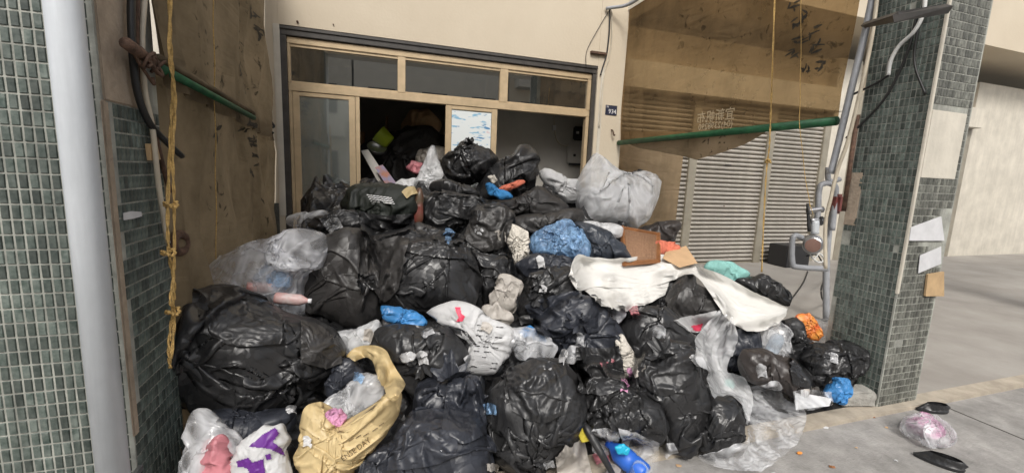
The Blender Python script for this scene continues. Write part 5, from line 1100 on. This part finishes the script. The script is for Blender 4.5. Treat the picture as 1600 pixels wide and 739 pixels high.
# loose black film slumped over the joints between the bags
for lab, t, b, mm in (
    ('torn black film between the large central bag and the tall creased bag', [(568, 372), (600, 366), (640, 372)], [(574, 440), (600, 470), (622, 452)], 'black_g'),
    ('black film flap slumped over the top of the large central bag', [(640, 360), (680, 358), (724, 366)], [(630, 392), (676, 400), (730, 404)], 'black'),
    ('black film flap hanging below the rolled bag', [(742, 318), (775, 322), (806, 330)], [(724, 372), (756, 392), (790, 384)], 'black_g'),
    ('black film flap over the knotted bag and the pinched bag', [(820, 476), (862, 462), (908, 452)], [(838, 516), (874, 526), (920, 500)], 'black_b'),
    ('black film hanging from the pinched bag to the crumpled bag', [(900, 540), (940, 544), (968, 540)], [(902, 606), (942, 616), (980, 604)], 'black'),
    ('black film flap joining the lobed bag and the upright pleated bag', [(990, 540), (1030, 528), (1078, 534)], [(1000, 600), (1040, 618), (1086, 596)], 'black'),
    ('black film neck pulled up between the two front row bags', [(700, 586), (728, 584), (758, 588)], [(690, 672), (722, 690), (760, 676)], 'black_b'),
    ('black film slumped over the wide front row bag', [(612, 668), (660, 640), (712, 650)], [(604, 736), (660, 730), (716, 712)], 'black_b'),
    ('loose black film over the spiral front row bag', [(790, 578), (836, 562), (884, 572)], [(800, 640), (846, 660), (894, 640)], 'black'),
    ('black film flap folded on the huge bulging bag', [(330, 452), (380, 470), (440, 492)], [(316, 520), (372, 540), (440, 536)], 'black'),
    ('black film tail trailing right of the huge bulging bag', [(470, 500), (500, 508), (530, 530)], [(470, 566), (506, 574), (536, 566)], 'black_g'),
    ('black film flap between the glossy bag and the brownish bag', [(1232, 552), (1262, 546), (1300, 548)], [(1240, 600), (1268, 606), (1300, 596)], 'black_c'),
    ('dark film flap below the striped bundle', [(560, 330), (600, 336), (646, 334)], [(566, 372), (604, 380), (650, 366)], 'black'),
    ('black film flap under the gaping bag', [(690, 296), (740, 306), (790, 320)], [(684, 330), (730, 342), (780, 346)], 'black')):
    sheet('loose_black_film', lab, t, b, K[mm], 'plastic film', nu=56, nv=40, ex=(.05, .15), off=.015, lam=.12, amp=.03, bend=.16, group='loose black film on the heap', smooth_it=14)
# scraps tucked among the bags
rs_ = random.Random(17)
SCR = (('white_bag', 'white'), ('clear_w', 'clear'), ('blue_mesh', 'pale blue'), ('pink', 'pink'), ('cream_bag', 'cream'), ('rose', 'rose red'), ('teal', 'teal'), ('yellow', 'yellow'))
PLACE = ('above the large central bag', 'below the tall creased bag', 'left of the printed white bag', 'at the lower edge of the printed white bag', 'right of the red mark of the printed bag', 'above the spiral front row bag', 'left of the yellow spotted wrapper', 'on the pinched black bag', 'below the pinched black bag', 'right of the cream paper wad', 'below the cream paper wad', 'on the crumpled bag by the spotted wrapper', 'on the upright pleated bag', 'beside the hanging milky film', 'on the brownish black bag', 'behind the brownish black bag', 'on the flat milky wrapping by the kerb', 'in the yellow bag mouth', 'on the yellow bag side', 'under the spiral front row bag', 'left of the black umbrella', 'right of the black umbrella', 'under the blue film bag', 'beside the end of the white sheet', 'beside the striped dark bundle', 'on the small bag by the door leaf', 'at the tail of the white sheet', 'on the smooth lobed bag')
PLACE += ('under the hazy film by the spiral bag', 'below the blue bottle', 'between the umbrella and the blue bottle', 'on the kerb below the pleated bag', 'on the wide front row bag', 'between the two front row bags', 'on the knotted black bag', 'under the white sheet fold', 'right of the hazy film bag', 'beside the brownish black bag tail', 'on the glossy bag by the pillar', 'below the glossy bag by the pillar', 'between the huge bag and the flattened bag', 'beside the pink tuft in the yellow bag', 'on the rumpled black bag', 'left of the cream tissue bundle', 'on the dull wedged black bag', 'above the clear bag with blue contents')
SPOT = ((858, 726, 1), (1000, 728, 0), (958, 735, 4), (1046, 704, 1), (690, 700, 1), (764, 640, 2), (848, 452, 0), (990, 484, 5), (978, 690, 0), (1240, 640, 0), (1300, 560, 1), (1270, 614, 4), (455, 640, 0), (548, 640, 1), (660, 560, 0), (782, 372, 4), (745, 360, 1), (822, 500, 0))
SPOT0 = ((700, 368, 2), (575, 525, 4), (668, 520, 1), (735, 565, 0), (760, 512, 4), (852, 575, 1), (880, 556, 0), (906, 530, 1), (948, 566, 5), (1000, 580, 4), (975, 602, 3), (925, 600, 1), (1092, 560, 0), (1140, 600, 6), (1190, 580, 1), (1228, 545, 1), (1262, 620, 0), (560, 590, 2), (480, 690, 0), (770, 730, 4), (890, 720, 0), (940, 715, 5), (845, 410, 0), (935, 420, 1), (640, 300, 7), (520, 352, 1), (1215, 490, 4), (1030, 520, 1))
SPOT = SPOT0+SPOT
for k, (u, v, ci) in enumerate(SPOT):
    w, h = rs_.uniform(6, 13), rs_.uniform(5, 10); a = rs_.uniform(-.6, .6)
    R2 = lambda x, y: (u+x*math.cos(a)-y*math.sin(a), v+x*math.sin(a)+y*math.cos(a))
    sheet('film_scrap', 'small crumpled %s scrap %s' % (SCR[ci][1], PLACE[k]), [R2(-w, -h), R2(0, -h*1.3), R2(w, -h*.7)], [R2(-w*.8, h), R2(0, h*.8), R2(w*.9, h*1.2)], K[SCR[ci][0]], 'plastic scrap', nu=18, nv=14, ex=(.06, .12), off=.012, lam=.05, amp=.01, bend=.1, steps=40, group='film scraps among the bags', smooth_it=10)
# handle strap of the yellow bag
sheet('bag_handle', None, [(540, 556), (556, 543), (582, 540), (602, 548), (614, 570), (634, 600)], [(552, 562), (570, 558), (580, 562), (588, 580), (604, 606), (622, 622)], K['yellow'], None, nu=44, nv=12, ex=(.04, .2), off=.05, lam=.05, amp=.01, parent=B_['yellow'])
# loose film at the heap foot
for lab, t, b, mm in (('clear film lying under the crumpled black bag', [(966, 668), (990, 672), (1030, 690)], [(985, 720), (1005, 738), (1028, 735)], K['clear_w']),
                      ('dirty white bag flattened beside the black umbrella', [(868, 712), (888, 694), (912, 684)], [(872, 750), (900, 760), (925, 740)], K['cream_bag']),
                      ('hazy film bag right of the black umbrella', [(922, 668), (945, 668), (968, 676)], [(926, 706), (945, 712), (966, 704)], K['clear_w'])):
    sheet('foot_film', lab, t, b, mm, 'plastic film', nu=36, nv=24, ex=(.1, .16), off=.05, lam=.06, amp=.02, group='loose film at the heap foot')

# ---------------------------------------------------------------- small things in the heap
def bottle(loc, axis, h, r, cap, label, body=None, name='plastic_bottle'):
    m = frame_mtx(loc, axis); e = empty(name, loc); tag(e, label, 'bottle')
    bm = bmesh.new(); b_lathe(bm, [(0, 0), (r*.9, 0), (r, .06*h), (r, .3*h), (r*.93, .34*h), (r, .38*h), (r, .68*h), (r*.4, .88*h), (r*.38, .92*h)], 18, m); reparent(bm_obj('body', bm, body or K['glass_b'], None, True), e)
    bm = bmesh.new(); b_lathe(bm, [(r*.44, .91*h), (r*.44, 1.0*h), (0, 1.0*h)], 14, m); reparent(bm_obj('cap', bm, cap, None, True), e)
    return e
hd_ = lambda u, v, o=0.: at_heap(u, v, o)
bottle(hd_(385, 448, -.14), (.9, .2, -.15), .20, .034, K['cap_w'], 'drink bottle with rose label inside the large clear bag', mat('rose_label', (.55, .25, .22), .4, col2=(.7, .68, .66), vscale=9))
bottle(hd_(430, 465, -.16), (.8, -.1, -.1), .20, .034, K['cap_w'], 'white milk bottle inside the large clear bag', mat('milk_label', (.66, .60, .58), .4, col2=(.5, .12, .1), vscale=7))
bottle(hd_(1204, 552, -.02), (.0, -.3, 1), .20, .045, K['cap_w'], 'clear bottle with white cap inside the clear bag')
bottle(at_Z(1008, 742, .05), (-.4, .8, .25), .24, .055, K['cap_b'], 'blue plastic bottle lying at the heap foot', mat('blue_hdpe', (.03, .14, .58), .35))
bm = bmesh.new(); b_lathe(bm, [(0, 0), (.03, 0), (.042, .09), (.044, .095), (.041, .09), (.029, .004)], 20, frame_mtx(at_Z(988, 745, .03), (.1, -.5, .8))); tag(bm_obj('plastic_cup', bm, K['glass_b'], None, True), 'clear plastic cup beside the blue bottle', 'cup')
bag('cyan_scrap', 'cyan plastic lid beside the blue bottle', [(960, 698), (975, 692), (986, 700), (980, 710), (965, 708)], K['cyan'], -.12, lv=4, tau=.4, ex=.1, cat='lid', group=None)
bag('yellow_sponge', 'yellow sponge scrap at the top of the umbrella', [(900, 672), (910, 660), (924, 668), (922, 684), (908, 688)], K['yellow_p'], -.1, lv=4, tau=.7, ex=.1, cat='sponge', group=None)
um = empty('black_umbrella', tuple(at_Z(935, 705, .1))); tag(um, 'closed black umbrella leaning at the heap foot', 'umbrella')
ua, ub = hd_(913, 662, -.16), at_Z(962, 748, .06)
reparent(tube('folded_canopy', [ua+(ub-ua)*t for t in (0, .1, .5, .9, 1)], [.012, .022, .020, .014, .008], K['black']), um)
reparent(tube('handle', [ua+(ub-ua)*t for t in (-.28, -.25, -.02, .02)], [.010, .014, .014, .010], K['dark']), um)
# wooden chair back with cane panel
ch = empty('cane_chair_back', tuple(hd_(1000, 400))); tag(ch, 'brown wooden chair back with woven cane panel', 'chair back')
cA, cB, cC, cD = [hd_(u, v, .10) for u, v in ((972, 356), (1028, 366), (1028, 408), (976, 412))]
for n, a, b in (('frame_rail', cA, cB), ('frame_rail', cD, cC), ('frame_post', cB, cC), ('frame_post', cA, cD)):
    bm = bmesh.new(); d = Vector(b-a); M_ = frame_mtx((a+b)/2, d, (.3, 1, .2)); bmesh.ops.create_cube(bm, size=1, matrix=M_@Matrix.Diagonal((.045, .03, d.length+.03, 1)))
    bmesh.ops.bevel(bm, geom=bm.edges[:], offset=.006, segments=2, affect='EDGES'); reparent(bm_obj(n, bm, K['wood'], None), ch)
bm = bmesh.new()
for k in range(1, 22):
    t = k/22
    b_tube(bm, [cA+(cB-cA)*t, cD+(cC-cD)*t], .0045, 5); b_tube(bm, [cA+(cD-cA)*t, cB+(cC-cB)*t], .0045, 5)
o = bm_obj('cane_panel', bm, K['cane'], None, True); o['kind'] = 'stuff'; reparent(o, ch)
o = mesh_obj('backing', [p+np.array(MV[2])*.012 for p in (cA, cB, cC, cD)], [(0, 1, 2, 3)], K['cane']); reparent(o, ch)
def slab(name, uv, offs, m, t, label, cat):
    P = [hd_(u, v, o) for (u, v), o in zip(uv, offs)]; n = len(P); nr = np.array(MV[2])*t; V = P+[p+nr for p in P]
    return tag(mesh_obj(name, V, [tuple(range(n)), tuple(range(n, 2*n))[::-1]]+[(i, n+i, n+(i+1) % n, (i+1) % n) for i in range(n)], m), label, cat)
slab('cardboard_flap', [(1040, 394), (1072, 384), (1090, 411), (1062, 418), (1036, 404)], [.1, .12, .06, .02, .04], K['card'], .006, 'brown cardboard flap beside the salmon cloth', 'cardboard')
slab('flat_wrapping', [(1242, 612), (1300, 622), (1296, 634), (1244, 640)], [-.06]*4, K['milky'], .004, 'flat milky wrapping on the kerb by the blue bag', 'wrapping')
cb_ = at_Z(1341, 634, .03); bm = bmesh.new(); bmesh.ops.create_cube(bm, size=1, matrix=Matrix.Translation(cb_+np.array((0, .05, .055)))@Matrix.Rotation(-.25, 4, 'Z')@Matrix.Diagonal((.25, .14, .11, 1)))
bmesh.ops.bevel(bm, geom=bm.edges[:], offset=.014, segments=3, affect='EDGES'); bmesh.ops.subdivide_edges(bm, edges=bm.edges[:], cuts=2, use_grid_fill=True)
for v in bm.verts: v.co += Vector((random.gauss(0, .002), random.gauss(0, .002), random.gauss(0, .002)))
tag(bm_obj('concrete_block', bm, K['block'], None), 'weathered concrete block at the tiled pillar foot', 'block')
sc_ = at_Z(1249, 709, 0); bm = bmesh.new(); bmesh.ops.create_icosphere(bm, subdivisions=2, radius=.012, matrix=Matrix.Translation(sc_+np.array((0, 0, .008)))@Matrix.Diagonal((1.6, .9, .6, 1)))
tag(bm_obj('orange_peel', bm, K['orange'], None, True), 'tiny orange scrap on the street concrete', 'scrap')

# crumbs of litter on the concrete
for k, (u, v, mm, lab) in enumerate(((1290, 668, 'paper', 'white paper crumb on the concrete below the concrete block'), (1338, 700, 'card', 'brown card crumb on the concrete, right of the clear film'), (1210, 742, 'paper', 'white paper crumb at the clear film edge'), (1385, 668, 'card', 'brown leaf crumb at the tiled pillar foot'), (1400, 720, 'paper', 'pale paper crumb on the open concrete'), (1300, 730, 'wood', 'dark wood crumb on the open concrete'), (1060, 728, 'card', 'brown card crumb below the big upright bag'), (1365, 652, 'wood', 'dark crumb at the kerb by the tiled pillar'))):
    r9 = random.Random(k); p = at_Z(u, v, .0); n9 = 7; s9 = r9.uniform(.010, .022)
    V9 = [(s9*math.cos(a)*r9.uniform(.6, 1.2), s9*math.sin(a)*r9.uniform(.4, 1), r9.uniform(.001, .008)) for a in np.linspace(0, 5.4, n9)]+[(0, 0, .010)]
    o9 = mesh_obj('litter_crumb', V9, [(i, (i+1) % n9, n9) for i in range(n9)], K[mm], None, False, loc=p); tag(o9, lab, 'litter', 'litter crumbs on the concrete')
# street litter by the far side of the pillar
def ground_bag(name, label, u, v, rx, rz, m, cat, seed, lv=4, ex=.25):
    p = at_Z(u, v, 0); body = Body(np.full(256, 1.)*rx, rx*.9, seed, .2); rad = rx*np.sqrt(1/(np.cos(np.arange(256)/256*2*math.pi)**2+(np.sin(np.arange(256)/256*2*math.pi)*rx/rz)**2)); body.rad = rad
    X, F = wrinkle(body, lv, seed, ex, (), .14, .06); W = X@MV; W[:, 2] = np.maximum(W[:, 2]+rz*.9, .004+.004*np.random.RandomState(seed).rand(len(W)))
    return tag(mesh_obj(name, W, F, m, None, True, loc=p), label, cat)
ground_bag('pink_litter_bag', 'small clear bag with pink contents on the street beyond the pillar', 1446, 690, .12, .09, K['clear_w'], 'plastic bag', 901, 5)
ground_bag('pink_litter', 'pink litter inside the small street bag', 1444, 680, .085, .07, K['pink'], 'litter', 902)
def shoe(u, v, ang, label):
    p = at_Z(u, v, .002); e = empty('black_shoe', tuple(p)); e.rotation_euler.z = ang; e.scale = (.8, .8, .85); tag(e, label, 'shoe')
    def ring(z, w, l, n=18): return [(w*math.sin(2*math.pi*k/n)*(1-.18*math.cos(2*math.pi*k/n)), l*math.cos(2*math.pi*k/n), z) for k in range(n)]
    R_ = [ring(0, .045, .13), ring(.02, .05, .135), ring(.022, .043, .128), ring(.05, .041, .115), ring(.07, .034, .085)]
    V = [p_ for q_ in R_ for p_ in q_]; n = 18
    V = [(x, y-(.03 if z > .04 else 0), z) for x, y, z in V]
    F = [(j*n+k, j*n+(k+1) % n, (j+1)*n+(k+1) % n, (j+1)*n+k) for j in range(4) for k in range(n)]+[tuple(range(n))[::-1]]
    s = mesh_obj('sole', V[:36], [f for f in F if max(f) < 36]+[tuple(range(18, 36))], K['dark'], e, False)
    u_ = mesh_obj('upper', V, [f for f in F if min(f) >= 18 and len(f) == 4], K['black'], e, True)
shoe(1456, 642, 1.2, 'worn black shoe beyond the pillar, nearer its foot'); shoe(1466, 724, .5, 'single black shoe on the street near the pink litter')

# ---------------------------------------------------------------- clutter inside the room
IY = 6.3
ib = empty('inner_clutter_shelf', (.3, 7.2, 0)); tag(ib, 'dark shelf loaded with clutter at the back of the room', 'shelf')
for z in (.6, 1.2, 1.8): part('shelf_board', (-1.1, 7.6, z), (1.5, 8.1, z+.03), K['wood'], ib)
for x in (-1.1, .2, 1.46): part('shelf_post', (x, 7.62, .02), (x+.04, 8.08, 2.4), K['wood'], ib)
for k, (mm, cl_, x, z, w, h) in enumerate((('card', 'brown cardboard box on the top board of the dark shelf', -.3, 1.83, .16, .30), ('red', 'dull red box on the top board of the dark shelf', .55, 1.83, .13, .22), ('wood', 'wooden box on the middle board of the dark shelf', -.1, 1.23, .2, .28), ('card', 'small cardboard box on the middle board of the dark shelf', .75, 1.23, .12, .18), ('dark', 'black box on the top board of the dark shelf', 1.1, 1.83, .15, .34))):
    tag(box('storage_box', (x-w, 7.65, z+.001), (x+w, 8.0, z+h), K[mm], bev=.01), cl_, 'box', 'boxes on the shelf in the room')
def room_bag(name, label, poly, m, Y, tau=.7, ex=.25, cat='rubbish bag', lv=4, knots=()):
    c = np.mean(poly, 0); dd = (MV@(at_Y(c[0], c[1], Y)-EYE))[2]; return bag(name, label, poly, m, dd-heap_depth(*c), tau, ex, knots, lv, cat=cat, group=None)
room_bag('clear_bag', 'pale translucent bag standing just inside the doorway', [(648, 290), (660, 262), (672, 232), (678, 228), (684, 250), (698, 275), (694, 296), (665, 300)], K['milky'], 5.85, lv=5, ex=.15)
room_bag('white_cloth', 'white cloth heaped on the doorsill', [(618, 290), (630, 282), (648, 278), (654, 292), (640, 300), (622, 300)], K['white_bag'], 5.8, cat='cloth')
room_bag('pink_cloth', 'pink cloth heaped behind the translucent bag', [(636, 262), (645, 252), (662, 254), (660, 270), (645, 272)], K['rose'], 6.2, cat='cloth')
room_bag('cream_cloth', 'cream cloth bundle above the pink cloth', [(645, 250), (660, 236), (680, 228), (694, 232), (692, 250), (660, 255)], K['tissue'], 6.4, cat='cloth')
room_bag('dark_bundle', 'dark bundle piled up inside the doorway', [(560, 290), (562, 235), (600, 210), (640, 190), (680, 195), (692, 240), (650, 290), (600, 300)], K['black_g'], 7.0, tau=.5, lv=5)
room_bag('dark_bundle', 'brown bundle high on the pile inside the doorway', [(620, 195), (640, 172), (672, 170), (690, 185), (680, 205), (645, 206)], K['card'], 7.1)
lg = at_Y(602, 214, 6.4); bm = bmesh.new(); b_lathe(bm, [(0, 0), (.10, 0), (.125, .19), (.135, .195), (.118, .19), (.095, .01)], 26, frame_mtx(lg+np.array((.06, 0, -.08)), (-.75, .1, .6))); tag(bm_obj('lime_basin', bm, K['lime'], None, True), 'lime green plastic basin tilted inside the doorway', 'basin')
pn = at_Y(588, 235, 6.35); bm = bmesh.new(); b_lathe(bm, [(0, 0), (.11, 0), (.13, .06), (.135, .06), (.125, .055), (.105, .006), (0, .006)], 24, frame_mtx(pn, (.1, -.6, .75))); tag(bm_obj('steel_pan', bm, K['steel'], None, True), 'steel pan below the lime basin', 'pan')
def card_slab(name, uv, Y0, Y1, m, label):
    P = [at_Y(u, v, Y) for (u, v), Y in zip(uv, (Y0, Y1, Y1, Y0))]; V = P+[p+np.array((.0, .012, .004)) for p in P]
    return tag(mesh_obj(name, V, [(0, 1, 2, 3), (7, 6, 5, 4)]+[(i, 4+i, 4+(i+1) % 4, (i+1) % 4) for i in range(4)], m), label, 'magazine')
card_slab('flat_wrapping', [(564, 236), (575, 234), (612, 290), (596, 294)], 5.95, 6.0, K['wall_in'], 'grey folder leaning inside the doorway')
card_slab('flat_wrapping', [(586, 262), (598, 258), (622, 290), (606, 294)], 5.88, 5.9, mat('magazine_cover', (.42, .16, .06), .5, col2=(.16, .28, .5), vscale=7), 'orange and blue magazine leaning against the grey folder')
